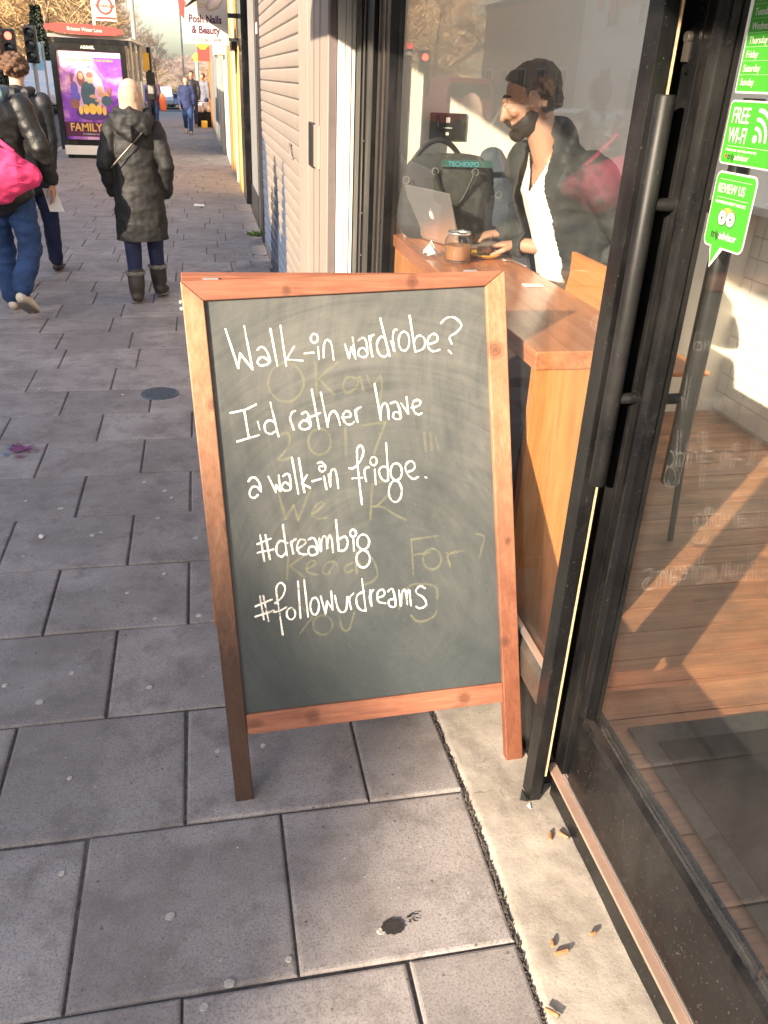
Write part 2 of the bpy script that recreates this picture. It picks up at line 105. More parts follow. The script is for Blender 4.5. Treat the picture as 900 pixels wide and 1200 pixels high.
def glass(name, tint=(1, 1, 1), refl=1.0, ior=1.5, dirt=.0, rough=0.0):
    m = bpy.data.materials.new(name); m.use_nodes = True; n = m.node_tree; n.nodes.clear()
    out = n.nodes.new('ShaderNodeOutputMaterial'); tr = n.nodes.new('ShaderNodeBsdfTransparent'); tr.inputs[0].default_value = col4(tint)
    gl = n.nodes.new('ShaderNodeBsdfGlossy'); gl.inputs['Roughness'].default_value = rough
    fr = n.nodes.new('ShaderNodeFresnel')
    gg = n.nodes.new('ShaderNodeNewGeometry'); mi = n.nodes.new('ShaderNodeMix'); mi.inputs[2].default_value = ior; mi.inputs[3].default_value = 1/ior
    n.links.new(gg.outputs['Backfacing'], mi.inputs[0]); n.links.new(mi.outputs[0], fr.inputs[0])      # a ray leaving the pane meets the same fresnel as one entering
    mx = n.nodes.new('ShaderNodeMixShader')
    n.links.new(math_(n, 'MULTIPLY', fr.outputs[0], refl, True), mx.inputs[0]); n.links.new(tr.outputs[0], mx.inputs[1]); n.links.new(gl.outputs[0], mx.inputs[2])
    last = mx.outputs[0]
    if dirt:
        df = n.nodes.new('ShaderNodeBsdfDiffuse'); df.inputs[0].default_value = (.75, .72, .68, 1)
        m2 = n.nodes.new('ShaderNodeMixShader'); c = coords(n, 'pos', (1, 1, .5))
        f = ramp(n, noisen(n, c, 7, 8, .7), [(.45, dirt*.35), (.8, dirt*1.6)])
        n.links.new(f, m2.inputs[0]); n.links.new(last, m2.inputs[1]); n.links.new(df.outputs[0], m2.inputs[2]); last = m2.outputs[0]
    n.links.new(last, out.inputs[0]); return m
def wood(name, c1, c2, axis, rough=.5, scale=9, knots=True, dark=None, coat=0):
    """grain runs along axis (0,1,2) in object space"""
    m, n, b = newmat(name)
    st = [10, 10, 10]; st[axis] = .55
    c = coords(n, 'obj', tuple(st))
    f = noisen(n, c, scale*.35, 8, .65, .6)
    f2 = noisen(n, c, scale*1.7, 4, .6)
    base = ramp(n, f, [(.28, c1), (.72, c2)])
    base = mixc(n, ramp(n, f2, [(.45, 0), (.62, .35)]), base, tuple(x*.55 for x in c1))
    c3 = coords(n, 'obj', (1, 1, 1))
    if knots:
        st2 = [9, 9, 9]; st2[axis] = 4.2
        v = n.nodes.new('ShaderNodeTexVoronoi'); v.inputs['Scale'].default_value = 1.0
        n.links.new(coords(n, 'obj', tuple(st2)), v.inputs['Vector'])
        k = ramp(n, v.outputs['Distance'], [(.04, 1), (.13, .75), (.17, 0)])
        base = mixc(n, math_(n, 'MULTIPLY', k, .8), base, tuple(x*.38 for x in c1))
    if dark is not None:
        s = ramp(n, noisen(n, c3, 5, 5), [(.42, 0), (.75, .75)])
        base = mixc(n, s, base, dark)
    n.links.new(base, b.inputs['Base Color'])
    n.links.new(ramp(n, f, [(.3, rough+.08), (.7, rough-.05)]), b.inputs['Roughness'])
    b.inputs['Coat Weight'].default_value = coat; b.inputs['Coat Roughness'].default_value = .15
    bumpn(n, b, f2, .25, .002)
    return m

MT = {}
def stile_mat(nm='stained_post_dark_foot', foot=(.40, .27, .25)):
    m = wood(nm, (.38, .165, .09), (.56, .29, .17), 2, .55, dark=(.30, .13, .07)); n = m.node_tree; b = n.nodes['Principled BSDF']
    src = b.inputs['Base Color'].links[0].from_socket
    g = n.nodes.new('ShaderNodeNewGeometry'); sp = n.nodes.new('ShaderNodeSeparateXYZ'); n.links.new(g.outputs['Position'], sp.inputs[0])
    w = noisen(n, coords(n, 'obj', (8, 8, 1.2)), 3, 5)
    f = ramp(n, math_(n, 'ADD', sp.outputs[2], math_(n, 'MULTIPLY', math_(n, 'SUBTRACT', w, .5), .5)), [(.34, .92), (.86, 0)])  # darker towards the foot: reddish stain, with shade painted in
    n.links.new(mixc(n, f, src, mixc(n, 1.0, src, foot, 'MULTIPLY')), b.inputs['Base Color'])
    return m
def add_knots(m, pts):
    """dark knots with a pale halo at given places on a board"""
    n = m.node_tree; b = n.nodes['Principled BSDF']; src = b.inputs['Base Color'].links[0].from_socket; g = n.nodes.new('ShaderNodeNewGeometry')
    nz = n.nodes.new('ShaderNodeTexNoise'); nz.inputs['Scale'].default_value = 45; n.links.new(g.outputs['Position'], nz.inputs['Vector'])
    for p_, r_ in pts:
        d = n.nodes.new('ShaderNodeVectorMath'); d.operation = 'DISTANCE'; n.links.new(g.outputs['Position'], d.inputs[0]); d.inputs[1].default_value = p_
        q = math_(n, 'MULTIPLY', math_(n, 'ADD', d.outputs['Value'], math_(n, 'MULTIPLY', math_(n, 'SUBTRACT', nz.outputs['Fac'], .5), .012)), 1/r_)
        src = mixc(n, ramp(n, q, [(.0, .7), (.40, .45), (.52, .65), (.62, .3), (.80, .3), (1.0, 0)]), src, (.05, .018, .010))
    n.links.new(src, b.inputs['Base Color'])
def pave_mat():
    m, n, b = newmat('paving')
    c = coords(n, 'pos')
    oi = n.nodes.new('ShaderNodeObjectInfo')
    f = noisen(n, c, 3.2, 8, .65)
    fine = noisen(n, c, 190, 4, .8)
    base = ramp(n, f, [(.3, (.270, .240, .236)), (.5, (.352, .318, .311)), (.72, (.42, .385, .375))])
    tone = n.nodes.new('ShaderNodeMapRange'); tone.inputs[3].default_value = .80; tone.inputs[4].default_value = 1.12
    n.links.new(oi.outputs['Random'], tone.inputs[0])
    cmb = n.nodes.new('ShaderNodeCombineColor')
    for k in range(3): n.links.new(tone.outputs[0], cmb.inputs[k])
    base = mixc(n, 1.0, base, cmb.outputs[0], 'MULTIPLY')
    base = mixc(n, ramp(n, fine, [(.38, .65), (.5, 0)]), base, (.12, .10, .098))
    base = mixc(n, ramp(n, fine, [(.55, 0), (.72, .35)]), base, (.45, .41, .39))
    st = noisen(n, c, 9, 6, .7)
    base = mixc(n, ramp(n, st, [(.48, 0), (.66, .6)]), base, (.145, .125, .118))
    big = noisen(n, c, 1.7, 5, .6, 1.0)
    base = mixc(n, ramp(n, big, [(.46, 0), (.62, .5)]), base, (.18, .158, .15))
    wet = noisen(n, coords(n, 'pos', (1, 1, 1)), 30, 6, .75)
    base = mixc(n, ramp(n, wet, [(.60, 0), (.70, .45)]), base, (.42, .40, .385))
    v = n.nodes.new('ShaderNodeTexVoronoi'); v.inputs['Scale'].default_value = 17; n.links.new(c, v.inputs['Vector'])
    base = mixc(n, ramp(n, v.outputs['Distance'], [(.035, .75), (.075, 0)]), base, (.06, .05, .05))
    n.links.new(base, b.inputs['Base Color'])
    b.inputs['Roughness'].default_value = .82
    # fine raised dimples of the anti-slip surface
    v2 = n.nodes.new('ShaderNodeTexVoronoi'); v2.inputs['Scale'].default_value = 130; v2.inputs['Randomness'].default_value = .15; n.links.new(c, v2.inputs['Vector'])
    h = math_(n, 'ADD', math_(n, 'MULTIPLY', fine, .7), math_(n, 'MULTIPLY', v2.outputs['Distance'], .12))
    h = math_(n, 'ADD', h, math_(n, 'MULTIPLY', f, 2.0))
    bumpn(n, b, h, .28, .004)
    return m
def conc_mat():
    m, n, b = newmat('concrete')
    c = coords(n, 'pos')
    f = noisen(n, c, 6, 9, .7); fine = noisen(n, c, 120, 4, .75); big = noisen(n, c, 2.2, 5, .6)
    base = ramp(n, f, [(.3, (.31, .27, .235)), (.55, (.44, .395, .345)), (.75, (.50, .46, .41))])
    base = mixc(n, ramp(n, fine, [(.33, .5), (.44, 0)]), base, (.16, .14, .12))
    base = mixc(n, ramp(n, big, [(.50, 0), (.66, .55)]), base, (.22, .19, .165))
    vc = n.nodes.new('ShaderNodeTexVoronoi'); vc.feature = 'DISTANCE_TO_EDGE'; vc.inputs['Scale'].default_value = 4.5
    wv = n.nodes.new('ShaderNodeVectorMath'); wv.operation = 'ADD'; nz = n.nodes.new('ShaderNodeTexNoise'); nz.inputs['Scale'].default_value = 14; n.links.new(c, nz.inputs['Vector']); sc_ = n.nodes.new('ShaderNodeVectorMath'); sc_.operation = 'SCALE'; sc_.inputs['Scale'].default_value = .16
    n.links.new(nz.outputs['Color'], sc_.inputs[0]); n.links.new(c, wv.inputs[0]); n.links.new(sc_.outputs[0], wv.inputs[1]); n.links.new(wv.outputs[0], vc.inputs['Vector'])
    crk = math_(n, 'MULTIPLY', ramp(n, vc.outputs['Distance'], [(.0, 1), (.012, 0)]), ramp(n, big, [(.56, 0), (.66, .8)]))
    base = mixc(n, crk, base, (.12, .10, .085))
    base = mixc(n, ramp(n, noisen(n, c, 38, 5, .8), [(.58, 0), (.68, .4)]), base, (.56, .52, .46))
    n.links.new(base, b.inputs['Base Color']); b.inputs['Roughness'].default_value = .9
    bumpn(n, b, math_(n, 'ADD', fine, math_(n, 'MULTIPLY', f, 2.5)), .25, .005)
    return m
def chalk_mat():
    m, n, b = newmat('chalkboard')
    c = coords(n, 'pos'); c1 = coords(n, 'pos', (1, 1, .35)); c2 = coords(n, 'pos', (.4, 1, 2.2))
    base = ramp(n, noisen(n, c, 4, 6, .6), [(.3, (.018, .028, .034)), (.7, (.034, .046, .052))])
    g = n.nodes.new('ShaderNodeNewGeometry'); sp = n.nodes.new('ShaderNodeSeparateXYZ'); n.links.new(g.outputs['Position'], sp.inputs[0])
    def swipes(cx, cz, fr, fa):       # sweeps of a cloth: noise drawn out along circles
        dx = math_(n, 'SUBTRACT', sp.outputs[0], cx); dz = math_(n, 'SUBTRACT', sp.outputs[2], cz)
        rr = math_(n, 'SQRT', math_(n, 'ADD', math_(n, 'MULTIPLY', dx, dx), math_(n, 'MULTIPLY', dz, dz))); th = math_(n, 'ARCTAN2', dz, dx)
        cb = n.nodes.new('ShaderNodeCombineXYZ'); n.links.new(math_(n, 'MULTIPLY', rr, fr), cb.inputs[0]); n.links.new(math_(n, 'MULTIPLY', th, fa), cb.inputs[1])
        return noisen(n, cb.outputs[0], 1.0, 7, .68, 1.6)
    sm = noisen(n, c1, 3.2, 5, .55, 1.2); st = swipes(.40, .42, 22, 1.1); st2 = swipes(1.1, .9, 16, 2.0)
    dust = math_(n, 'MULTIPLY', ramp(n, sm, [(.33, .45), (.66, 1)]), math_(n, 'ADD', math_(n, 'MULTIPLY', ramp(n, st, [(.30, .3), (.70, 1)]), .62), math_(n, 'MULTIPLY', ramp(n, st2, [(.34, .25), (.68, 1)]), .38)))
    hz = n.nodes.new('ShaderNodeMapRange'); hz.inputs[1].default_value = .25; hz.inputs[2].default_value = 1.0; hz.inputs[3].default_value = .08; hz.inputs[4].default_value = .44  # dust fades downwards, so the lower shade is put into the colour
    n.links.new(sp.outputs[2], hz.inputs[0])
    dust = math_(n, 'MULTIPLY', dust, hz.outputs[0])
    base = mixc(n, dust, base, (.42, .40, .36))
    spk = noisen(n, c, 260, 2, .7)
    base = mixc(n, ramp(n, spk, [(.64, 0), (.8, .2)]), base, (.5, .48, .44))
    n.links.new(base, b.inputs['Base Color']); b.inputs['Roughness'].default_value = .62
    bumpn(n, b, spk, .1, .001)
    return m
def chalk_line(name, col, alpha):
    m = bpy.data.materials.new(name); m.use_nodes = True; n = m.node_tree; b = n.nodes['Principled BSDF']
    b.inputs['Base Color'].default_value = col4(col); b.inputs['Roughness'].default_value = .9
    c = coords(n, 'pos'); f = math_(n, 'ADD', math_(n, 'MULTIPLY', noisen(n, c, 330, 3, .8), .6), math_(n, 'MULTIPLY', noisen(n, c, 26, 3, .6), .4))
    n.links.new(ramp(n, f, [(.40, alpha*.12), (.53, alpha)]), b.inputs['Alpha'])
    return m
def shutter_mat():
    m, n, b = newmat('shutter_paint')
    g = n.nodes.new('ShaderNodeNewGeometry'); sp = n.nodes.new('ShaderNodeSeparateXYZ'); n.links.new(g.outputs['Position'], sp.inputs[0])
    y0, y1 = 6.3, 9.3
    mr = n.nodes.new('ShaderNodeMapRange'); mr.inputs[1].default_value = y0; mr.inputs[2].default_value = y1; n.links.new(sp.outputs[1], mr.inputs[0])
    def q(y): return (y-y0)/(y1-y0)
    hh = ramp(n, mr.outputs[0], [(0, 0), (q(6.62), .0), (q(6.74), .5), (q(6.85), .66), (q(6.93), .66), (q(7.03), .30), (q(7.25), .25), (q(7.5), .58), (q(7.6), .52), (q(7.9), .18), (q(8.5), .26), (q(8.7), .62), (q(9.2), .7)])
    c = coords(n, 'pos', (1, 1, 1)); w = noisen(n, c, 24, 4, .6)
    lim = math_(n, 'ADD', math_(n, 'MULTIPLY', hh, 1.6), math_(n, 'MULTIPLY', math_(n, 'SUBTRACT', w, .5), .34))
    d = math_(n, 'MULTIPLY', math_(n, 'SUBTRACT', lim, sp.outputs[2]), 40, True)
    base = ramp(n, noisen(n, c, 2.5, 6), [(.3, (.27, .23, .20)), (.7, (.31, .265, .225))])
    base = mixc(n, d, base, (.06, .085, .14))
    n.links.new(base, b.inputs['Base Color']); b.inputs['Roughness'].default_value = .45
    return m
MT['pave'] = pave_mat(); MT['conc'] = conc_mat(); MT['chalkboard'] = chalk_mat(); MT['shutter'] = shutter_mat()
MT['chalk'] = chalk_line('white_chalk', (.93, .91, .86), 1.0)
MT['ghost'] = chalk_line('old_yellow_chalk', (.46, .45, .24), .19)
MT['joint'] = plain('joint_grit', (.11, .095, .088), .95, .5, 60, .6, kind='pos')
MT['asphalt'] = plain('asphalt', (.075, .075, .08), .85, .25, 3, .4, kind='pos')
MT['grey_shop'] = plain('grey_shop_paint', (.24, .24, .235), .5, .1, 3, kind='pos')
MT['earth'] = plain('earth', (.16, .14, .11), .95, .3, 1, kind='pos')
MT['redwood_x'] = wood('stained_pine_rail', (.23, .080, .046), (.40, .165, .098), 0, .55, dark=(.17, .06, .04))
MT['pine_z'] = wood('stained_pine_post', (.40, .185, .09), (.62, .34, .19), 2, .55, dark=(.30, .13, .07))
MT['stile'] = stile_mat(); MT['stile_shaded'] = stile_mat('stained_post_shaded_foot', (.06, .045, .045))  # left leg gets the deeper painted-in shade
MT['black_metal'] = blackmat('black_coated_metal', .30, .30, .25)
MT['black_paint'] = blackmat('scuffed_black_paint', .28, .26, .7)
MT['black_gloss'] = blackmat('black_gloss', .16, .40, .2)
MT['handle_black'] = blackmat('matt_black_handle', .42, .38, .3)
MT['gray_metal'] = plain('worn_metal', (.17, .15, .13), .35, .2, 18, metal=.7, kind='pos')
MT['sill'] = plain('sill_metal', (.52, .35, .28), .42, .15, 12, metal=.35, kind='pos')
MT['white_paint'] = plain('white_paint', (.74, .71, .64), .5, .08, 3, .1, kind='pos')
MT['cream'] = plain('cream_plaster', (.84, .78, .66), .8, .05, 2, .15, kind='pos')
MT['beige'] = plain('beige_paint', (.32, .275, .235), .5, .06, 3, kind='pos')
MT['brown_paint'] = plain('brown_paint', (.16, .13, .13), .5, .2, 5, kind='pos')
MT['counter_y'] = wood('varnished_counter', (.38, .125, .05), (.62, .26, .12), 1, .3, 6, False, coat=.4)
MT['panel_z'] = wood('oak_panel', (.52, .20, .06), (.66, .29, .10), 2, .4, 6, False, coat=.2)
MT['ply'] = wood('orange_plywood', (.60, .22, .07), (.70, .29, .11), 1, .35, 5, False, coat=.3)
MT['floor_x'] = wood('worn_floorboard', (.30, .12, .055), (.52, .245, .12), 0, .5, 5, True, dark=(.15, .085, .05), coat=.1)
MT['mat'] = plain('rubber_mat', (.010, .010, .011), .9, .5, 220, .8, kind='pos')
MT['mat_edge'] = plain('mat_border', (.045, .045, .043), .8, .2, 50, .3, kind='pos')
MT['tile'] = plain('white_glazed_tile', (.80, .78, .74), .15, .03, 3, kind='pos')
MT['grout'] = plain('grout', (.55, .52, .48), .9, .1, 30, kind='pos')
MT['skin'] = plain('skin', (.46, .25, .17), .5, .1, 12, .1, spec=.4)
MT['skin_light'] = plain('light_skin', (.58, .36, .27), .5, .1, 12, .1, spec=.4)
MT['hair_dark'] = plain('dark_hair', (.022, .018, .016), .5, .5, 90, .9, .004, stretch=(3, 3, .5))
MT['hair_brown'] = plain('brown_hair', (.13, .065, .035), .5, .6, 60, .9, .006)
MT['beard'] = plain('beard', (.03, .022, .018), .7, .5, 140, .9, .004)
MT['shirt'] = plain('white_shirt', (.82, .80, .75), .85, .04, 8, .2)
MT['jacket_green'] = plain('dark_jacket', (.028, .032, .033), .75, .25, 10, .4)
MT['leather'] = plain('black_leather', (.014, .014, .014), .45, .3, 14, .6, .004)
MT['puffer'] = plain('black_puffer', (.016, .017, .022), .6, .3, 12, .3)
MT['coat'] = plain('black_padded_coat', (.012, .0118, .012), .68, .3, 12, .5, .006)
MT['pink'] = plain('bright_pink_fabric', (.84, .055, .19), .8, .14, 9, .3)
MT['jeans'] = plain('blue_denim', (.022, .055, .15), .85, .35, 9, .4)
MT['navy'] = plain('navy_leggings', (.012, .018, .06), .8, .2, 10, .2)
MT['boot'] = plain('brown_boot', (.040, .032, .028), .6, .3, 20, .3)
MT['fur'] = plain('boot_fur', (.22, .20, .18), .95, .4, 120, 1)
MT['hijab'] = plain('beige_scarf', (.44, .30, .22), .85, .06, 7, .25)
MT['hood_blue'] = plain('blue_grey_hood', (.10, .16, .20), .85, .15, 9, .3)
MT['rubber'] = plain('shoe_rubber', (.66, .58, .46), .7, .1, 20, .2)
MT['sole'] = plain('grey_sole', (.22, .19, .17), .85, .3, 60, .6)
MT['paper'] = plain('white_paper', (.80, .78, .74), .8, .03, 5)
MT['silver'] = plain('brushed_aluminium', (.74, .73, .72), .35, .05, 20, metal=.85)
MT['black_plastic'] = plain('black_plastic', (.02, .02, .02), .4, .2, 20)
MT['bag_canvas'] = plain('charcoal_canvas', (.045, .048, .046), .9, .25, 60, .6, .002)
MT['yellow'] = plain('yellow_glaze', (.85, .48, .05), .3, .08, 8)
MT['clear'] = glass('clear_glass', (.97, .98, .97), 1.0)
MT['coffee'] = plain('milky_coffee', (.42, .20, .11), .4, .1, 10)
MT['window_glass'] = glass('window_glass', (.97, .98, .97), .68, 1.5, .012)
MT['door_glass'] = glass('door_glass', (.95, .96, .95), .80, 1.5, .010)
MT['green_sticker'] = plain('green_vinyl', (.055, .34, .028), .55, .03, 4)
MT['white_vinyl'] = plain('white_vinyl', (.66, .66, .62), .4, .02, 4)
MT['dark_vinyl'] = plain('dark_vinyl', (.04, .07, .03), .4, .05, 4)
MT['owl_yellow'] = plain('yellow_vinyl', (.75, .60, .12), .4, .05, 4)
MT['red_fascia'] = plain('red_enamel', (.68, .07, .06), .35, .05, 4)
MT['shelter_grey'] = plain('shelter_grey', (.30, .29, .28), .45, .1, 6)
MT['poster_purple'] = None
MT['brick_brown'] = plain('brown_brick', (.44, .28, .17), .85, .3, 4, .4, kind='pos')
MT['brick_yellow'] = plain('stock_brick', (.42, .33, .23), .85, .25, 4, .4, kind='pos')
MT['slate'] = plain('slate', (.09, .09, .10), .6, .3, 4, kind='pos')
MT['dark_glass'] = plain('dark_window', (.03, .035, .04), .08, .3, 1, kind='pos')
MT['bark'] = plain('bark', (.17, .11, .075), .9, .35, 9, .5)
MT['twig_pink'] = plain('pinkish_twigs', (.50, .36, .30), .9, .25, 3)
MT['twig_gold'] = plain('golden_twigs', (.55, .37, .19), .9, .3, 2)
MT['hedge'] = plain('hedge_leaf', (.04, .055, .035), .7, .5, 6)
MT['leaf'] = plain('green_leaf', (.07, .13, .035), .7, .4, 20)
MT['yellow_paint'] = plain('yellow_paint', (.78, .50, .16), .5, .08, 4, kind='pos')
MT['orange_brown'] = plain('orange_brown_paint', (.42, .20, .08), .5, .1, 4, kind='pos')
MT['amber'] = emit('amber_globe', (1, .42, .04), 1.0)
MT['van_white'] = plain('white_car_paint', (.68, .70, .74), .25, .03, 2, coat=.5)
MT['van_blue'] = plain('blue_car_paint', (.07, .14, .42), .25, .05, 2, coat=.5)
MT['car_silver'] = plain('silver_car_paint', (.42, .45, .50), .25, .05, 2, metal=.4)
MT['tyre'] = plain('tyre', (.02, .02, .02), .85, .2, 20)
MT['red_light'] = emit('red_signal_light', (1, .05, .03), 5)
MT['purple_cloth'] = plain('purple_coat', (.09, .05, .09), .8, .2, 9)
MT['navy_cloth'] = plain('navy_coat', (.02, .03, .10), .8, .2, 9)
MT['orange_cloth'] = plain('orange_plastic_bag', (.85, .16, .05), .6, .1, 9)
MT['grey_cloth'] = plain('grey_cloth', (.14, .15, .19), .8, .2, 9)
MT['gum'] = plain('trodden_gum', (.48, .45, .42), .8, .3, 70, .5, kind='pos')
MT['dark_spot'] = plain('black_stain', (.03, .026, .025), .7, .3, 50, .3, kind='pos')
MT['butt'] = plain('cigarette_filter', (.38, .19, .09), .8, .25, 90, .2)
MT['ash'] = plain('cigarette_ash', (.10, .08, .07), .9, .4, 90, .3)
MT['iron'] = plain('cast_iron', (.10, .125, .15), .6, .3, 60, .7, kind='pos')
MT['gold_text'] = plain('gold_print', (.75, .45, .12), .5, .05, 5)
MT['maroon'] = plain('maroon_print', (.09, .015, .06), .6, .05, 5)
MT['orange_red'] = plain('orange_red_letters', (.80, .16, .05), .5, .05, 5)
MT['blue_print'] = plain('blue_print', (.10, .42, .72), .5, .05, 5)
MT['roundel_blue'] = plain('roundel_blue', (.05, .06, .30), .5, .05, 5)
MT['grille'] = plain('dark_grille', (.03, .03, .035), .5, .2, 20)

# ------------------------------------------------------------ geometry helpers
class MB:
    def __init__(s): s.v = []; s.f = []; s.m = []; s.cur = 0
    def add(s, vs, fs):
        o = len(s.v); s.v += [tuple(p) for p in vs]; s.f += [tuple(i+o for i in f) for f in fs]; s.m += [s.cur]*len(fs); return s
    def box(s, x0, y0, z0, x1, y1, z1):
        vs = [(x0, y0, z0), (x1, y0, z0), (x1, y1, z0), (x0, y1, z0), (x0, y0, z1), (x1, y0, z1), (x1, y1, z1), (x0, y1, z1)]
        return s.add(vs, [(3, 2, 1, 0), (4, 5, 6, 7), (0, 1, 5, 4), (1, 2, 6, 5), (2, 3, 7, 6), (3, 0, 4, 7)])
    def prism(s, pts, vec):
        vec = V(vec); n = len(pts); a = [V(p) for p in pts]; b = [p+vec for p in a]
        return s.add(a+b, [tuple(range(n))[::-1], tuple(range(n, 2*n))] + [(i, (i+1) % n, n+(i+1) % n, n+i) for i in range(n)])
    def cyl(s, a, b, r, seg=16, r2=None):
        return s.loft([a, b], [r, r if r2 is None else r2], seg, cap=False)
    def loft(s, pts, rads, seg=12, side=(1, 0, 0), cap=True):
        """tube through pts; rads are numbers or (a, b): a along `side`, b across; rounded ends when cap"""
        P = [V(p) for p in pts]; Rr = [(r, r) if isinstance(r, (int, float)) else r for r in rads]
        side = V(side)
        T = []
        for i in range(len(P)):
            t = (P[min(i+1, len(P)-1)]-P[max(i-1, 0)])
            T.append(t.normalized() if t.length > 1e-9 else V((0, 0, 1)))
        rings = []
        if cap:
            m0 = min(Rr[0]); m1 = min(Rr[-1])
            for k in (0.3, .75): rings.append((P[0]-T[0]*m0*math.cos(math.asin(k)), (Rr[0][0]*k, Rr[0][1]*k), T[0]))
        for i in range(len(P)): rings.append((P[i], Rr[i], T[i]))
        if cap:
            for k in (.75, .3): rings.append((P[-1]+T[-1]*m1*math.cos(math.asin(k)), (Rr[-1][0]*k, Rr[-1][1]*k), T[-1]))
        vs = []
        for p, r, t in rings:
            sd_ = side - t*side.dot(t)
            if sd_.length < 1e-3: sd_ = V((0, 1, 0)) - t*t.y
            if sd_.length < 1e-3: sd_ = V((1, 0, 0))
            sd_.normalize(); u = t.cross(sd_)
            for k in range(seg):
                a = 2*math.pi*k/seg; vs.append(p + sd_*(r[0]*math.cos(a)) + u*(r[1]*math.sin(a)))
        fs = []
        for i in range(len(rings)-1):
            for k in range(seg): fs.append((i*seg+k, i*seg+(k+1) % seg, (i+1)*seg+(k+1) % seg, (i+1)*seg+k))
        fs.append(tuple(range(seg))[::-1]); L = (len(rings)-1)*seg; fs.append(tuple(range(L, L+seg)))
        return s.add(vs, fs)
    def ell(s, c, r, seg=16, rings=10, rot=None):
        c = V(c); vs = []
        for i in range(1, rings):
            th = math.pi*i/rings
            for k in range(seg):
                a = 2*math.pi*k/seg
                p = V((r[0]*math.sin(th)*math.cos(a), r[1]*math.sin(th)*math.sin(a), r[2]*math.cos(th)))
                if rot: p = rot @ p
                vs.append(c+p)
        tp = V((0, 0, r[2])); 
        if rot: tp = rot @ tp
        vs += [c+tp, c-tp]; T = len(vs)-2
        fs = [(T, (k), (k+1) % seg) for k in range(seg)]
        for i in range(rings-2):
            for k in range(seg): fs.append((i*seg+k, (i+1)*seg+k, (i+1)*seg+(k+1) % seg, i*seg+(k+1) % seg))
        o = (rings-2)*seg
        fs += [(T+1, o+(k+1) % seg, o+k) for k in range(seg)]
        return s.add(vs, fs)
    def lathe(s, c, prof, seg=24, axis='z'):
        vs = []; c = V(c)
        for r, h in prof:
            for k in range(seg):
                a = 2*math.pi*k/seg; x, y = r*math.cos(a), r*math.sin(a)
                vs.append(c + (V((x, y, h)) if axis == 'z' else V((h, x, y)) if axis == 'x' else V((x, h, y))))
        fs = []
        for i in range(len(prof)-1):
            for k in range(seg): fs.append((i*seg+k, i*seg+(k+1) % seg, (i+1)*seg+(k+1) % seg, (i+1)*seg+k))
        return s.add(vs, fs)
    def mesh(s, name):
        me = bpy.data.meshes.new(name); me.from_pydata(s.v, [], s.f); me.validate(); me.update(); return me
    def ob(s, name, mat, parent=None, smooth=False, bevel=0, fix=True):
        me = s.mesh(name)
        mats = mat if isinstance(mat, (list, tuple)) else [mat]
        for q in mats: me.materials.append(q)
        if len(mats) > 1: me.polygons.foreach_set('material_index', s.m[:len(me.polygons)])
        if fix or bevel:
            bm = bmesh.new(); bm.from_mesh(me)
            if bevel: bmesh.ops.bevel(bm, geom=[e for e in bm.edges], offset=bevel, segments=2, affect='EDGES', profile=.5, clamp_overlap=True)
            bmesh.ops.recalc_face_normals(bm, faces=bm.faces); bm.to_mesh(me); bm.free()
        if smooth:
            me.polygons.foreach_set('use_smooth', [True]*len(me.polygons))
            if smooth == 'auto': me.set_sharp_from_angle(angle=R(40))
        return link(name, me, parent)
def setparent(o, parent):
    o.parent = parent
    l = Matrix.Identity(4); p = parent
    if parent.get('_w'): l = Matrix.Translation(parent.location)
    o.matrix_parent_inverse = l.inverted()
def link(name, me, parent=None):
    o = bpy.data.objects.new(name, me); COL.objects.link(o)
    if parent is not None: setparent(o, parent)
    return o
def tag(o, label=None, cat=None, group=None, kind=None):
    if label: o['label'] = label
    if cat: o['category'] = cat
    if group: o['group'] = group
    if kind: o['kind'] = kind
    return o
def thing(name, label, cat, loc=(0, 0, 0), group=None, rz=0, local=False):
    """Empty at the thing's base. Children are modelled in world coordinates unless local"""
    o = bpy.data.objects.new(name, None); COL.objects.link(o); o.location = loc; o.rotation_euler = (0, 0, rz); o.empty_display_size = .1
    if not local: o['_w'] = 1
    return tag(o, label, cat, group)
def struct(name, mb, mat, **k): return tag(mb.ob(name, mat, **k), kind='structure')
def copy_thing(root, loc, rz=None, label=None, group=None):
    r = root.copy(); COL.objects.link(r); r.location = loc
    if rz is not None: r.rotation_euler = (0, 0, rz)
    if label: r['label'] = label
    if group: r['group'] = group
    for ch in list(root.children):
        c = ch.copy(); COL.objects.link(c); c.parent = r; c.matrix_parent_inverse = ch.matrix_parent_inverse
        for g in list(ch.children):
            d = g.copy(); COL.objects.link(d); d.parent = c; d.matrix_parent_inverse = g.matrix_parent_inverse
    return r
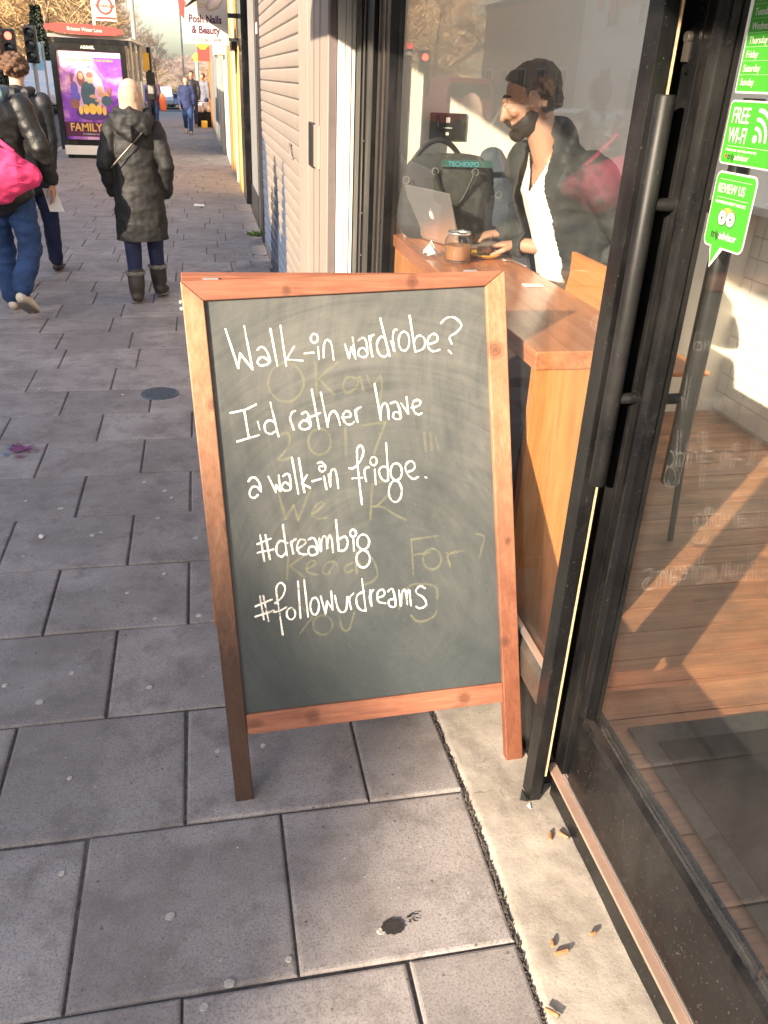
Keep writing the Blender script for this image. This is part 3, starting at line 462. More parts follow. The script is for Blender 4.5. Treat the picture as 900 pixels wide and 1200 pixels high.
def remesh(name, mb, mat, voxel, parent, it=3, wr=0, wscale=12, wstretch=(1, 1, 1), smoothf=.6):
    me = mb.mesh('tmp'); o = bpy.data.objects.new('tmp', me); COL.objects.link(o)
    bm = bmesh.new(); bm.from_mesh(me); bmesh.ops.recalc_face_normals(bm, faces=bm.faces); bm.to_mesh(me); bm.free()
    q = o.modifiers.new('r', 'REMESH'); q.mode = 'VOXEL'; q.voxel_size = voxel
    if it:
        q = o.modifiers.new('s', 'SMOOTH'); q.factor = smoothf; q.iterations = it
    dg = bpy.context.evaluated_depsgraph_get(); dg.update(); ev = o.evaluated_get(dg)
    me2 = bpy.data.meshes.new_from_object(ev, depsgraph=dg); me2.name = name
    bpy.data.objects.remove(o); bpy.data.meshes.remove(me)
    if wr:
        me2.update(); nn = [v.normal.copy() for v in me2.vertices]
        for v, n_ in zip(me2.vertices, nn):
            p = V((v.co.x*wstretch[0], v.co.y*wstretch[1], v.co.z*wstretch[2]))*wscale
            a = noise.noise(p)+.5*noise.noise(p*2.1)
            v.co += n_*(a*wr)
    me2.materials.clear(); me2.materials.append(mat)
    me2.polygons.foreach_set('use_smooth', [True]*len(me2.polygons))
    return link(name, me2, parent)
def text(body, size, org, X, Y, mat, parent, name='lettering', align='LEFT', depth=.0006, bold=0, sx=1.0, shear=0):
    cu = bpy.data.curves.new('t', 'FONT'); cu.body = body; cu.size = size; cu.align_x = align; cu.extrude = depth; cu.offset = bold; cu.resolution_u = 3; cu.shear = shear
    o = bpy.data.objects.new('t', cu); COL.objects.link(o)
    dg = bpy.context.evaluated_depsgraph_get(); dg.update()
    me = bpy.data.meshes.new_from_object(o.evaluated_get(dg), depsgraph=dg); me.name = name
    bpy.data.objects.remove(o)
    X = V(X).normalized(); Y = V(Y).normalized(); N = X.cross(Y); org = V(org)
    for v in me.vertices: v.co = org + X*(v.co.x*sx) + Y*v.co.y + N*v.co.z
    me.materials.clear(); me.materials.append(mat)
    return link(name, me, parent)
def ribbon(mb, pts, w, nrm, jit=.0):
    """flat stroke with round ends through 3-D pts"""
    P = [V(p) for p in pts]; nrm = V(nrm).normalized(); vs = []; n = len(P); fs = []
    for i in range(n):
        t = (P[min(i+1, n-1)]-P[max(i-1, 0)])
        t = t.normalized() if t.length > 1e-9 else V((1, 0, 0)); sd_ = t.cross(nrm).normalized()
        ww = w*(1+rnd.uniform(-jit, jit))*.5
        vs += [P[i]+sd_*ww, P[i]-sd_*ww]
    for i in range(n-1): fs.append((2*i, 2*i+1, 2*i+3, 2*i+2))
    mb.add(vs, fs)
    for e, p in ((0, P[0]), (n-1, P[-1])):
        t = (P[min(e+1, n-1)]-P[max(e-1, 0)]); t = t.normalized() if t.length > 1e-9 else V((1, 0, 0)); u = t.cross(nrm).normalized()
        sgn = -1 if e == 0 else 1
        cv = [p+u*(w*.5)] + [p + u*(w*.5*math.cos(a)) + t*(sgn*w*.5*math.sin(a)) for a in (math.pi*.25, math.pi*.5, math.pi*.75)] + [p-u*(w*.5)]
        mb.add(cv, [(0, 1, 2, 3, 4)])
def disc(mb, c, rx, ry, n=10, X=V((1, 0, 0)), Y=V((0, 1, 0)), jit=0):
    c = V(c); mb.add([c + X*(rx*math.cos(2*math.pi*k/n)*(1+rnd.uniform(-jit, jit))) + Y*(ry*math.sin(2*math.pi*k/n)*(1+rnd.uniform(-jit, jit))) for k in range(n)], [tuple(range(n))])
# ------------------------------------------------------------ ground
def gz(y): return -.032*min(max(0, y-50), 90)          # the road runs downhill beyond the crossing
struct('ground', MB().add([(-400, -400, -.22), (400, -400, -.22), (400, 50, -.22), (-400, 50, -.22), (400, 140, -3.1), (-400, 140, -3.1), (400, 900, -3.1), (-400, 900, -3.1)], [(0, 1, 2, 3), (3, 2, 4, 5), (5, 4, 6, 7)]), MT['earth'], fix=False)
struct('road', MB().add([(-11.5, -60, -.12), (-3.15, -60, -.12), (-3.15, 50, -.12), (-11.5, 50, -.12), (1.5, 140, -3.0), (-11.5, 140, -3.0)], [(0, 1, 2, 3), (3, 2, 4, 5)]), MT['asphalt'], fix=False)
struct('side_road', MB().add([(-3.15, 43, -.116), (60, 43, -.116), (60, 49, -.116), (-3.15, 49, -.116)], [(0, 1, 2, 3)]), MT['asphalt'], fix=False)
kb = MB()
for k in range(-20, 47): kb.box(-3.15, k*.915+.004, -.15, -3.02, k*.915+.911, .004)
struct('kerb', kb, plain('kerb_granite', (.36, .35, .34), .8, .2, 8, .3, kind='pos'))
struct('far_pavement', MB().box(-16, -60, -.2, -11.5, 90, .0), MT['pave'])
pavement = struct('pavement', MB().box(-3.02, -8, -.2, .80, 43, -.008), MT['joint'])
rows = [-.62, -.21, .20, .615, 1.03, 1.455, 1.87, 2.29, 2.695, 3.095, 3.495, 3.89, 4.255, 4.635, 5.04]
while rows[-1] < 42.6: rows.append(rows[-1]+.40)
gap = .0036
def slab_verts(x0, x1, y0, y1, dz, tilt, xr=None):
    """a paving slab with a worn, rounded arris and corners that sit a hair off true"""
    j = lambda a: rnd.uniform(-a, a)
    X0, X1, Y0, Y1 = x0+gap, x1-gap, y0+gap, y1-gap
    c = [(X0+j(.0015), Y0+j(.0015)), (X1+j(.0015), Y0+j(.0015)), (X1+j(.0015), Y1+j(.0015)), (X0+j(.0015), Y1+j(.0015))]
    if xr: c[1] = (xr[0], c[1][1]); c[2] = (xr[1], c[2][1])
    cx = sum(p[0] for p in c)/4; cy = sum(p[1] for p in c)/4
    zf = lambda x, y: dz + tilt[0]*(x-cx) + tilt[1]*(y-cy)
    def ins(d): return [(p[0]+(d if p[0] < cx else -d), p[1]+(d if p[1] < cy else -d)) for p in c]
    v = [(x, y, -.04) for x, y in c] + [(x, y, zf(x, y)-.006) for x, y in c] + [(x, y, zf(x, y)-.0015) for x, y in ins(.003)] + [(x, y, zf(x, y)) for x, y in ins(.008)]
    f = []
    for k in range(3):
        for i in range(4): f.append((k*4+i, k*4+(i+1) % 4, k*4+4+(i+1) % 4, k*4+4+i))
    f.append((12, 13, 14, 15)); return v, f
far = MB(); n_sl = 0
for r in range(len(rows)-1):
    y0, y1 = rows[r], rows[r+1]
    if r % 2 == 1: x = -.13 + .45*1
    else: x = -.36 + .455*1 + .003
    if r > 13: x += .12*math.sin(r*1.7)
    edges = [.556, x]
    if r >= 21: edges = [.60, x]
    while edges[-1] > -3.02: edges.append(max(-3.02, edges[-1]-.452))
    if y0 > 9.6: edges[0] = .62
    for k in range(len(edges)-1):
        x1, x0 = edges[k], edges[k+1]
        if x1-x0 < .05: continue
        if .25 < x0 and 8.0 < y0 < 9.7: continue           # broken corner, laid separately
        near = y0 < 9.2 and x0 > -2.3 and y0 > .1
        rise = .004 if y0 < 6 else .009
        d = rnd.uniform(-rise*.35, rise*.35) if near else rnd.uniform(-.003, .003)
        tl = (rnd.uniform(-.008, .008), rnd.uniform(-.008, .008))
        xr = None
        if k == 0 and y0 < 9.6: xr = (.556+.006*math.sin(y0*5+1), .556+.006*math.sin(y1*5+1))
        v, f = slab_verts(x0, x1, y0, y1, d, tl, xr)
        if near and n_sl < 290:
            MB().add(v, f).ob('paving_slab', MT['pave'], pavement, fix=False); n_sl += 1
        else: far.add(v, f)
tag(far.ob('distant_paving_slabs', MT['pave'], pavement, fix=False), kind='stuff')
# broken small pavers at the foot of the shutter
for (x0, x1, y0, y1, dz, a, b) in ((.26, .40, 8.02, 8.35, .006, .05, .0), (.41, .60, 8.02, 8.30, .012, -.07, .04), (.27, .44, 8.37, 8.72, .004, .0, .05), (.455, .60, 8.33, 8.66, -.004, .06, -.05),
                                   (.26, .42, 8.74, 9.05, .008, -.03, .03), (.43, .60, 8.68, 9.04, .002, .04, .05), (.27, .45, 9.07, 9.36, .0, .03, -.03), (.46, .60, 9.06, 9.38, .01, -.05, 0), (.26, .60, 9.39, 9.66, .003, .01, .01)):
    v, f = slab_verts(x0, x1, y0, y1, dz, (a, b)); MB().add(v, f).ob('broken_paver', MT['pave'], pavement, fix=False)

# concrete strip at the foot of the shopfront: an uneven cast edge
sb = MB(); nx, ny = 26, 420; ys = [-.8+ (6.2*k/ny) for k in range(ny+1)]
for j, y in enumerate(ys):
    e = .562+.006*math.sin(y*5+1)+.007*noise.noise(V((0, y*14, 3)))+.004*noise.noise(V((0, y*60, 3)))
    for i in range(nx+1):
        t = i/nx; x = e+(.84-e)*t
        z = .003+.004*noise.noise(V((x*6, y*6, 0)))+.0022*noise.noise(V((x*28, y*28, 5)))+.0012*noise.noise(V((x*90, y*90, 5)))
        near_edge = max(0, 1-t*7); z -= .006*near_edge*(.7+.8*noise.noise(V((x*40, y*40, 9)))); z -= .010*(t < .001)
        if abs(x-.62) < .012 and False: pass
        sb.v.append((x, y, z))
for j in range(ny):
    for i in range(nx):
        a = j*(nx+1)+i; sb.f.append((a, a+1, a+nx+2, a+nx+1)); sb.m.append(0)
struct('concrete_strip', sb, MT['conc'], smooth=True, fix=False)
# grit packed in the crack
gb = MB()
for k in range(1100):
    y = rnd.uniform(.5, 3.2); x = .5585+rnd.gauss(0, .0028)+.006*math.sin(y*5+1); s_ = rnd.uniform(.0005, .0019)
    gb.box(x-s_, y-s_*rnd.uniform(.6, 1.8), -.008, x+s_, y+s_, rnd.uniform(-.003, .001))
tag(gb.ob('crack_debris', MT['joint'], None, fix=False), 'dark grit and debris packed in the crack beside the concrete strip', 'debris', kind='stuff')

# manhole cover
mh = thing('manhole_cover', 'small round patterned iron cover set in the paving left of the sign', 'manhole cover', (-.31, 4.54, 0))
MB().lathe((-.31, 4.54, 0), [(.104, -.02), (.104, .004), (.094, .006), (.092, .003), (.0, .003)], 32).ob('rim', MT['iron'], mh)
pb = MB()
for i in range(-5, 6):
    for j in range(-5, 6):
        x, y = i*.0155, j*.0155
        if x*x+y*y < .0072: pb.box(-.31+x-.0055, 4.54+y-.0055, .002, -.31+x+.0055, 4.54+y+.0055, .0062)
pb.ob('raised_pattern', MT['iron'], mh)
# trodden chewing gum, stains: flat marks with a shape of their own
gum = [(-.73, 2.8), (-.65, 2.05), (-.47, 2.08), (-.54, 1.96), (-.24, 1.98), (-.42, 1.65), (-.05, 1.69), (-.4, 1.36), (-.16, 1.21), (-.09, 1.0), (.28, 1.1), (-.22, 2.61), (-.24, 2.33), (-.1, 2.33), (-.24, 3.29), (-.5, 2.93), (-.47, 2.95), (-.21, 3.22), (-.26, 3.04), (-.33, 3.39), (.08, 1.07), (.07, 1.69), (-.11, 2.86), (-.8, 3.26), (-.65, 3.17), (-.34, 2.5), (-.51, 4.54), (-.97, 4.67), (-.58, 5.22), (-.04, 1.04), (.02, 2.1), (-.9, 2.6)]
for x, y in gum:
    g_ = MB(); r_ = rnd.uniform(.006, .013)
    g_.loft([(x, y, .001), (x, y, .0034)], [(r_, r_*rnd.uniform(.75, 1.2)), (r_*.85, r_*.8)], 14, cap=False)
    for k in range(len(g_.v)): q = g_.v[k]; w_ = 1+.22*noise.noise(V((q[0]*160, q[1]*160, x*9))); g_.v[k] = (x+(q[0]-x)*w_, y+(q[1]-y)*w_, q[2])
    g_.ob('chewing_gum', MT['gum'], pavement)
ds = MB(); ds.add([(.305+.0235*(1+.30*noise.noise(V((math.cos(a)*2.2, math.sin(a)*2.2, 4)))+.16*noise.noise(V((math.cos(a)*7, math.sin(a)*7, 1))))*math.cos(a), 1.105+.019*(1+.30*noise.noise(V((math.cos(a)*2.2, math.sin(a)*2.2, 4)))+.16*noise.noise(V((math.cos(a)*7, math.sin(a)*7, 1))))*math.sin(a), .0042) for a in [6.2832*k/60 for k in range(60)]], [tuple(range(60))]); ds.ob('dark_stain', MT['dark_spot'], pavement, fix=False)
ds = MB()
for k in range(9): disc(ds, (.352+rnd.uniform(-.01, .01), 1.115+rnd.uniform(-.012, .012), .0048), rnd.uniform(.002, .006), rnd.uniform(.001, .003), 7, jit=.3)
ds.ob('dark_stain', MT['dark_spot'], pavement, fix=False)
sm_ = MB()
for k in range(420):
    x = rnd.uniform(-1.3, .53); y = rnd.uniform(.7, 4.6); r_ = rnd.uniform(.0008, .0024); disc(sm_, (x, y, .0044), r_, r_*rnd.uniform(.5, 1), 5, jit=.3)
tag(sm_.ob('small_specks', plain('pale_speck', (.62, .58, .54), .8, .2, 20), None, fix=False), 'tiny pale specks of grit scattered over the grey paving slabs', 'grit', kind='stuff')
# crushed leaf litter on the far left
lf = MB()
for k in range(26):
    x = -.93+rnd.gauss(0, .045); y = 3.80+rnd.gauss(0, .025); r_ = rnd.uniform(.012, .03); a = rnd.random()*6.3
    disc(lf, (x, y, .007+k*.0002), r_, r_*.45, 7, V((math.cos(a), math.sin(a), rnd.uniform(-.15, .15))), V((-math.sin(a), math.cos(a), 0)), .3); lf.m[-1] = 0 if x > -.955 else 1
tag(lf.ob('crushed_flyer', [plain('purple_print', (.20, .05, .14), .6, .3, 30), plain('blue_scrap', (.10, .14, .30), .6, .3, 30)], None, fix=False), 'crumpled purple and blue scrap trodden flat on the pavement at far left', 'litter')
tag(MB().prism([(-.155, 12.02, .008), (-.02, 11.98, .012), (-.005, 12.16, .009), (-.15, 12.18, .02)], (0, 0, .002)).ob('paper_sheet', MT['paper']), 'white sheet of paper lying on the pavement beyond the walking woman', 'paper')
sc = MB(); sc.ell((-.685, 2.925, .012), (.011, .009, .009), 7, 5); 
for k in range(len(sc.v)): q = V(sc.v[k]); sc.v[k] = tuple(q+V((1, 1, 1))*.003*noise.noise(q*200))
tag(sc.ob('white_pebble', MT['paper']), 'small white crumb of stone lying on a paving slab at left', 'pebble')
# cigarette butts on the strip
bt = [((.728, 1.272), 1.1, .026, 'burnt'), ((.760, 1.268), -.8, .030, 'pale'), ((.628, 1.006), 1.3, .016, 'short'), ((.640, .984), .12, .034, 'long'), ((.722, 1.012), .2, .014, 'stub'), ((.573, .868), -.7, .030, 'near')]
bl = {'burnt': 'darkened cigarette end lying left of the tan one by the door post', 'pale': 'tan cigarette butt on the concrete nearest the door post', 'short': 'short crumbled cigarette end just above the longest butt on the concrete', 'long': 'orange cigarette butt lying level on the middle of the concrete strip', 'stub': 'tiny square cigarette stub close to the door sill', 'near': 'cigarette butt in the crack at the bottom edge of the photo'}
for (x, y), a, L, k in bt:
    t = thing('cigarette_butt', bl[k], 'cigarette butt', (x, y, 0), 'cigarette butts on the concrete strip')
    d = V((math.cos(a), math.sin(a), 0))*L*.5; c = V((x, y, .0105))
    b1 = MB(); b1.loft([c-d, c-d*.4, c+d*.1, c+d*.75], [.0042, .0046, .0043, .0040], 10, cap=False)
    for q in range(len(b1.v)): p = V(b1.v[q]); b1.v[q] = tuple(p+V((1, .5, .6))*.0012*noise.noise(p*260))
    b1.ob('filter', MT['butt'], t, smooth='auto')
    MB().loft([c+d*.75, c+d*1.0], [.0039, .0033], 10, cap=False).ob('ash_end', MT['ash'], t)
# weed tuft
wt = MB()
for k in range(90):
    a = rnd.random()*6.3; L = rnd.uniform(.03, .10); w_ = rnd.uniform(.004, .01); b0 = V((.53+rnd.gauss(0, .035), 9.80+rnd.gauss(0, .05), 0)); d = V((math.cos(a), math.sin(a), rnd.uniform(.2, 1.2))).normalized(); s2 = V((-math.sin(a), math.cos(a), 0))*w_
    wt.add([b0-s2*.4, b0+s2*.4, b0+d*L*.6+s2, b0+d*L+V((0, 0, -.01)), b0+d*L*.6-s2], [(0, 1, 2, 3, 4)])
tag(wt.ob('weed_tuft', MT['leaf'], fix=False), 'small green weed growing at the foot of the shutter', 'weed', kind='stuff')

# ------------------------------------------------------------ cafe shopfront (post, window frame, sill)
FX = .752
sf = thing('shop_window', 'large cafe window in a black frame behind the chalkboard sign', 'window', (.78, 2.6, 0))
B = MT['black_metal']
b = MB(); b.box(.718, 1.388, 0, .7465, 1.4385, 2.35); b.box(.7468, 1.405, 0, .7600, 1.4385, 2.35); b.box(.742, 1.439, 0, .80, 1.47, 2.35); b.ob('corner_post', MT['black_paint'], sf, bevel=.0015)
b = MB(); b.box(.770, 1.50, -.02, .84, 3.9, .205); b.ob('plinth', MT['black_paint'], sf)
b = MB(); b.prism([(FX, 1.47, .215), (.80, 1.47, .215), (.80, 1.47, .315), (.772, 1.47, .315), (FX, 1.47, .285)], (0, 2.35, 0)); b.ob('bottom_rail', MT['gray_metal'], sf)
b = MB(); b.box(.757, 1.47, .318, .770, 3.82, .330); b.ob('bead', MT['silver'], sf)
b = MB(); b.box(.757, 1.47, 2.25, .80, 3.82, 2.35); b.ob('top_rail', B, sf)
MB().box(.7745, 1.47, .30, .7805, 3.60, 2.25).ob('glass_pane', MT['window_glass'], sf)
# far jamb of the window: stepped black profiles
b = MB(); b.box(.722, 3.86, 0, .80, 4.28, 2.6); b.ob('jamb', B, sf, bevel=.002)
b = MB(); b.box(.742, 3.62, 0, .80, 3.855, 2.6); b.ob('inner_jamb', B, sf, bevel=.002)
b = MB(); b.box(.735, 3.80, 0, .745, 3.815, 2.6); b.box(.737, 3.70, 0, .745, 3.712, 2.6); b.ob('trim', MT['gray_metal'], sf)
b = MB(); b.box(.716, 4.02, 0, .7215, 4.045, 2.6); b.box(.716, 4.12, 0, .7215, 4.13, 2.6); b.ob('trim', B, sf)
for z in (.22, .86, 1.05, 1.36):
    MB().lathe((.7185, 4.0, z), [(.004, -.003), (.004, .0), (.0, .0)], 8, 'x').ob('screw_head', MT['silver'], sf)
# pilaster between cafe and shutter
pl = thing('pilaster', 'beige and white painted pilaster between the shutter and the cafe window', 'pilaster', (.63, 4.6, 0))
MB().box(.598, 4.34, 0, .90, 5.08, 3.0).ob('box_panel', MT['beige'], pl, bevel=.003)
MB().box(.590, 5.10, 0, .70, 5.34, 3.0).ob('guide_rail', MT['beige'], pl, bevel=.002)
MB().box(.594, 5.36, 0, .70, 5.60, 3.0).ob('guide_rail', MT['beige'], pl, bevel=.002)
MB().box(.602, 4.3, 0, .634, 4.338, 3.0).ob('brown_strip', MT['brown_paint'], pl)
b = MB(); b.box(.638, 4.29, 0, .672, 4.338, 3.0); b.box(.675, 4.285, 0, .7, 4.338, 3.0); b.box(.702, 4.29, 0, .7195, 4.338, 3.0); b.ob('white_strip', MT['white_paint'], pl, bevel=.002)
for yy in (4.62, 4.86): MB().box(.5955, yy, 0, .5975, yy+.012, 3.0).ob('panel_joint', MT['brown_paint'], pl)
MB().box(.580, 4.80, 1.17, .5975, 4.98, 1.39).ob('lock_slot', MT['black_plastic'], pl, bevel=.002)
MB().box(.584, 4.60, 1.18, .5975, 4.78, 1.385).ob('lock_plate', MT['beige'], pl, bevel=.002)
MB().box(.5945, 5.22, 1.70, .5965, 5.34, 1.78).ob('paper_notice', MT['paper'], pl)
# roller shutter with separate slats
sh = thing('roller_shutter', 'closed beige roller shutter with blue paint showing through low down', 'roller shutter', (.63, 7.4, 0))
ps = .0905; z = .03; k = 0
prof = [(.655, 0), (.612, .001), (.6045, .008), (.6020, .028), (.6010, .050), (.6020, .070), (.6045, .082), (.612, .0875), (.655, .0875)]
slat = None
while z < 3.0:
    if slat is None:
        m_ = MB(); m_.prism([(x, 5.62, zz) for x, zz in prof], (0, 3.62, 0)); slat = m_.ob('slat', MT['shutter'], sh)
        slat.location = (0, 0, z)
    else:
        o = slat.copy(); COL.objects.link(o); o.location = (0, 0, z); 
    z += ps
MB().box(.600, 5.62, 0, .66, 9.24, .028).ob('bottom_bar', MT['brown_paint'], sh)
b = MB(); b.loft([(.602, 6.10, 1.18), (.588, 6.11, 1.20), (.585, 6.09, 1.16), (.592, 6.07, 1.12), (.600, 6.06, 1.11)], [.010, .012, .009, .011, .008], 8); b.ob('padlock_hasp', MT['brown_paint'], sh, smooth=True)
b = MB()
for q in range(31): b.box(.596, 9.245, .06+q*.0905, .612, 9.262, .09+q*.0905)
tag(b.ob('end_locks', MT['black_plastic'], sh), kind='stuff')

# ------------------------------------------------------------ glass door
dr = thing('glass_door', 'black framed glass door with long pull handle and green stickers', 'door', (.80, .85, .08))
b = MB(); b.box(.785, 1.372, .10, .812, 1.437, 2.2); b.ob('stile', B, dr, bevel=.0015)
b = MB(); b.box(.785, 1.335, .34, .812, 1.369, 2.2); b.ob('stile', B, dr, bevel=.0015)
b = MB(); b.loft([(.780, 1.316, .345), (.780, 1.316, 2.15)], [(.011, .016), (.011, .016)], 10, cap=False); b.box(.783, 1.297, .34, .797, 1.334, 2.15); b.ob('glazing_bead', MT['black_gloss'], dr, smooth='auto')
b = MB(); b.box(.803, 1.300, .34, .812, 1.334, 2.15); b.ob('glazing_bead', B, dr)
# bottom rail: a sloping kick face with a bead above
b = MB(); b.prism([(.801, -.2, .085), (.835, -.2, .085), (.835, -.2, .295), (.804, -.2, .295)], (0, 1.568, 0)); b.ob('bottom_rail', MT['black_paint'], dr)
b = MB(); b.prism([(.790, -.2, .2985), (.828, -.2, .2985), (.828, -.2, .338), (.797, -.2, .338), (.791, -.2, .320)], (0, 1.528, 0)); b.ob('glazing_bead', MT['black_gloss'], dr)
b = MB(); b.box(.785, -.2, 2.15, .826, 1.33, 2.2); b.ob('top_rail', B, dr)
b = MB(); b.box(.785, -.30, .10, .826, -.202, 2.2); b.ob('stile', B, dr)
MB().box(.7975, -.2, .335, .8025, 1.32, 2.152).ob('glass_pane', MT['door_glass'], dr)
# gap strip catching the sun, jamb
b = MB(); b.box(.7605, 1.4385, .07, .80, 1.4388, 2.2); b.ob('frame_rebate', MT['black_paint'], dr)
b = MB(); b.box(.7502, 1.3912, .08, .7548, 1.4047, 2.2); b.ob('draught_strip', plain('brush_seal', (.62, .47, .28), .8, .3, 90, .4, kind='pos'), dr)
hs = []
for x, nm in ((.735, 'outer'), (.888, 'inner')):
    rs = 1.0 if x < .8 else 1.14
    b = MB(); b.lathe((x, 1.362 if x < .8 else 1.352, 0), [(.0, .905), (.0145*rs, .905), (.0165*rs, .908), (.0165*rs, 1.597), (.0145*rs, 1.60), (0, 1.60)], 28); h = b.ob('pull_handle', MT['handle_black'], dr, smooth='auto'); hs.append(h)
for zz in (1.433, 1.085):
    MB().lathe((.735, 1.362, zz), [(.0, .010), (.0105, .010), (.0105, .030), (.0108, .031), (.0108, .049), (.0145, .0495), (.0145, .0505)], 20, 'x').ob('handle_mount', MT['handle_black'], hs[0], smooth='auto')
    MB().lathe((.8125, 1.352, zz), [(.0145, .0), (.0145, .002), (.0105, .002), (.0105, .068)], 20, 'x').ob('handle_mount', MT['handle_black'], hs[1], smooth='auto')
tp = MB(); tp.prism([(.694, 1.392, .007), (.712, 1.384, .006), (.716, 1.403, .012), (.704, 1.412, .022)], (.001, .001, .0012)); tag(tp.ob('torn_tape', MT['black_plastic']), 'torn scrap of black tape at the foot of the door post', 'litter')
tp = MB(); tp.prism([(.705, 1.372, .006), (.713, 1.362, .005), (.716, 1.380, .006)], (0, 0, .0015)); tag(tp.ob('paper_scrap', MT['paper']), 'tiny white scrap beside the black tape at the door post', 'litter')
# lock: oval escutcheon with cylinder
lk = MB(); lk.loft([(.7775, 1.395, 1.668), (.7848, 1.395, 1.668)], [(.036, .0105), (.038, .012)], 24, side=(0, 0, 1), cap=False); lk = lk.ob('lock_escutcheon', MT['black_gloss'], dr, smooth='auto')
b = MB(); b.lathe((.769, 1.395, 1.683), [(0, 0), (.0075, 0), (.0085, .002), (.0085, .009)], 20, 'x'); b.box(.770, 1.3905, 1.648, .778, 1.3995, 1.683); b.ob('lock_cylinder', MT['gray_metal'], lk, smooth='auto')
# threshold
th = thing('door_threshold', 'raised doorstep edged with pink metal in front of the glass door', 'doorstep', (.80, .6, 0))
MB().box(.779, -.6, -.02, .86, 1.405, .066).ob('riser', MT['black_paint'], th)
MB().box(.7745, -.6, .0665, .7985, 1.47, .0745).ob('nosing', MT['sill'], th, bevel=.001)
b = MB(); b.box(.7995, -.6, .0665, .8035, 1.44, .0785); b.box(.8065, -.6, .0665, .8095, 1.44, .0775); b.ob('seal_track', MT['silver'], th)
# stickers on the door glass (outside face x = .7972), viewer's right is -y
sx_ = .7965
def sticker(y1, z1, y0, z0, r, mat, off=0, name='sticker'):
    """rounded rectangle from left edge y1 to right edge y0"""
    p = []
    for cy, cz, a0 in ((y1-r, z1-r, 90), (y1-r, z0+r, 180), (y0+r, z0+r, 270), (y0+r, z1-r, 0)):
        for k in range(6): a = R(a0+90*k/5); p.append((sx_-off, cy-math.cos(a)*r, cz+math.sin(a)*r))
    return MB().prism(p, (.0004, 0, 0))
XR, YU = (0, -1, 0), (0, 0, 1)
def st_text(s, size, y, z, parent, mat='white_vinyl', **k): return text(s, size, (sx_-.0013, y, z), XR, YU, MT[mat], parent, depth=.0002, **k)
h0 = sticker(1.268, 1.84, 1.06, 1.606, .004, 0).ob('opening_hours_sticker', MT['white_vinyl'], dr)
sticker(1.265, 1.837, 1.063, 1.609, .003, 0, .0006).ob('green_face', MT['green_sticker'], h0)
for k, d in enumerate(('Sunday', 'Saturday', 'Friday', 'Thursday', 'Wednesday', 'Tuesday', 'Monday')):
    st_text(d, .0135, 1.257, 1.6165+k*.0180, h0, sx=.9)
    if k: sticker(1.262, 1.6125+k*.0180+.0003, 1.07, 1.6125+k*.0180, .0001, 0, .0008).ob('rule', MT['white_vinyl'], h0)
h1 = sticker(1.271, 1.597, 1.12, 1.508, .007, 0).ob('wifi_sticker', MT['white_vinyl'], dr)
sticker(1.2685, 1.5945, 1.1225, 1.5105, .006, 0, .0006).ob('green_face', MT['green_sticker'], h1)
st_text('FREE', .031, 1.259, 1.566, h1, bold=.0002, sx=.72); st_text('WI-FI', .031, 1.259, 1.5385, h1, bold=.0002, sx=.66)
st_text('Check your next trip, every trip', .0062, 1.258, 1.527, h1); sticker(1.258, 1.5345, 1.15, 1.5340, .0001, 0, .0008).ob('rule', MT['white_vinyl'], h1)
st_text('trip', .013, 1.249, 1.5155, h1, 'dark_vinyl'); st_text('advisor', .013, 1.231, 1.5155, h1)
def arcs(parent, cy, cz, radii, w, a0, a1, mat, off=.0010):
    for r_ in radii:
        m_ = MB(); n_ = 14; P_ = []
        for k in range(n_+1):
            a = R(a0+(a1-a0)*k/n_); P_.append((sx_-off, cy-math.cos(a)*r_, cz+math.sin(a)*r_))
        ribbon(m_, P_, w, (-1, 0, 0)); m_.ob('wave', MT[mat], parent, fix=False)
arcs(h1, 1.192, 1.545, (.016, .028, .040), .0055, 0, 90, 'white_vinyl')
m_ = MB(); disc(m_, (sx_-.0011, 1.190, 1.547), .0055, .0055, 14, V((0, 1, 0)), V((0, 0, 1))); m_.ob('dot', MT['white_vinyl'], h1, fix=False)
m_ = MB(); disc(m_, (sx_-.0011, 1.254, 1.520), .003, .003, 12, V((0, 1, 0)), V((0, 0, 1))); m_.ob('dot', MT['red_fascia'], h1, fix=False)
# speech-bubble sticker
h2 = sticker(1.268, 1.498, 1.158, 1.386, .012, 0).ob('review_sticker', MT['white_vinyl'], dr)
MB().prism([(sx_-.0001, 1.246, 1.3855), (sx_-.0001, 1.237, 1.354), (sx_-.0001, 1.210, 1.3855)], (.0004, 0, 0)).ob('bubble_tail', MT['white_vinyl'], h2)
sticker(1.2652, 1.4952, 1.1608, 1.3888, .010, 0, .0006).ob('green_face', MT['green_sticker'], h2)
MB().prism([(sx_-.0008, 1.242, 1.3895), (sx_-.0008, 1.2365, 1.360), (sx_-.0008, 1.2165, 1.3895)], (.0004, 0, 0)).ob('green_face', MT['green_sticker'], h2)
st_text('REVIEW US', .0195, 1.256, 1.4675, h2, bold=.0001, sx=.76)
for zz in (1.4865, 1.4605): sticker(1.256, zz+.0005, 1.170, zz, .0001, 0, .0008).ob('rule', MT['white_vinyl'], h2)
st_text("THE WORLD'S LARGEST TRAVEL SITE", .0058, 1.256, 1.452, h2, bold=.0001, sx=.86)
st_text('trip', .0165, 1.249, 1.401, h2, 'dark_vinyl', bold=.0002); st_text('advisor', .0165, 1.227, 1.401, h2, bold=.0002)
for cy in (1.2275, 1.2045):
    for r_, mt_, of in ((.0125, 'dark_vinyl', .0010), (.0110, 'white_vinyl', .0012), (.0066, 'dark_vinyl', .0014), (.0054, 'white_vinyl', .0016), (.0026, 'dark_vinyl', .0018)):
        m_ = MB(); disc(m_, (sx_-of, cy, 1.432), r_, r_, 18, V((0, 1, 0)), V((0, 0, 1))); m_.ob('eye_ring', MT[mt_], h2, fix=False)
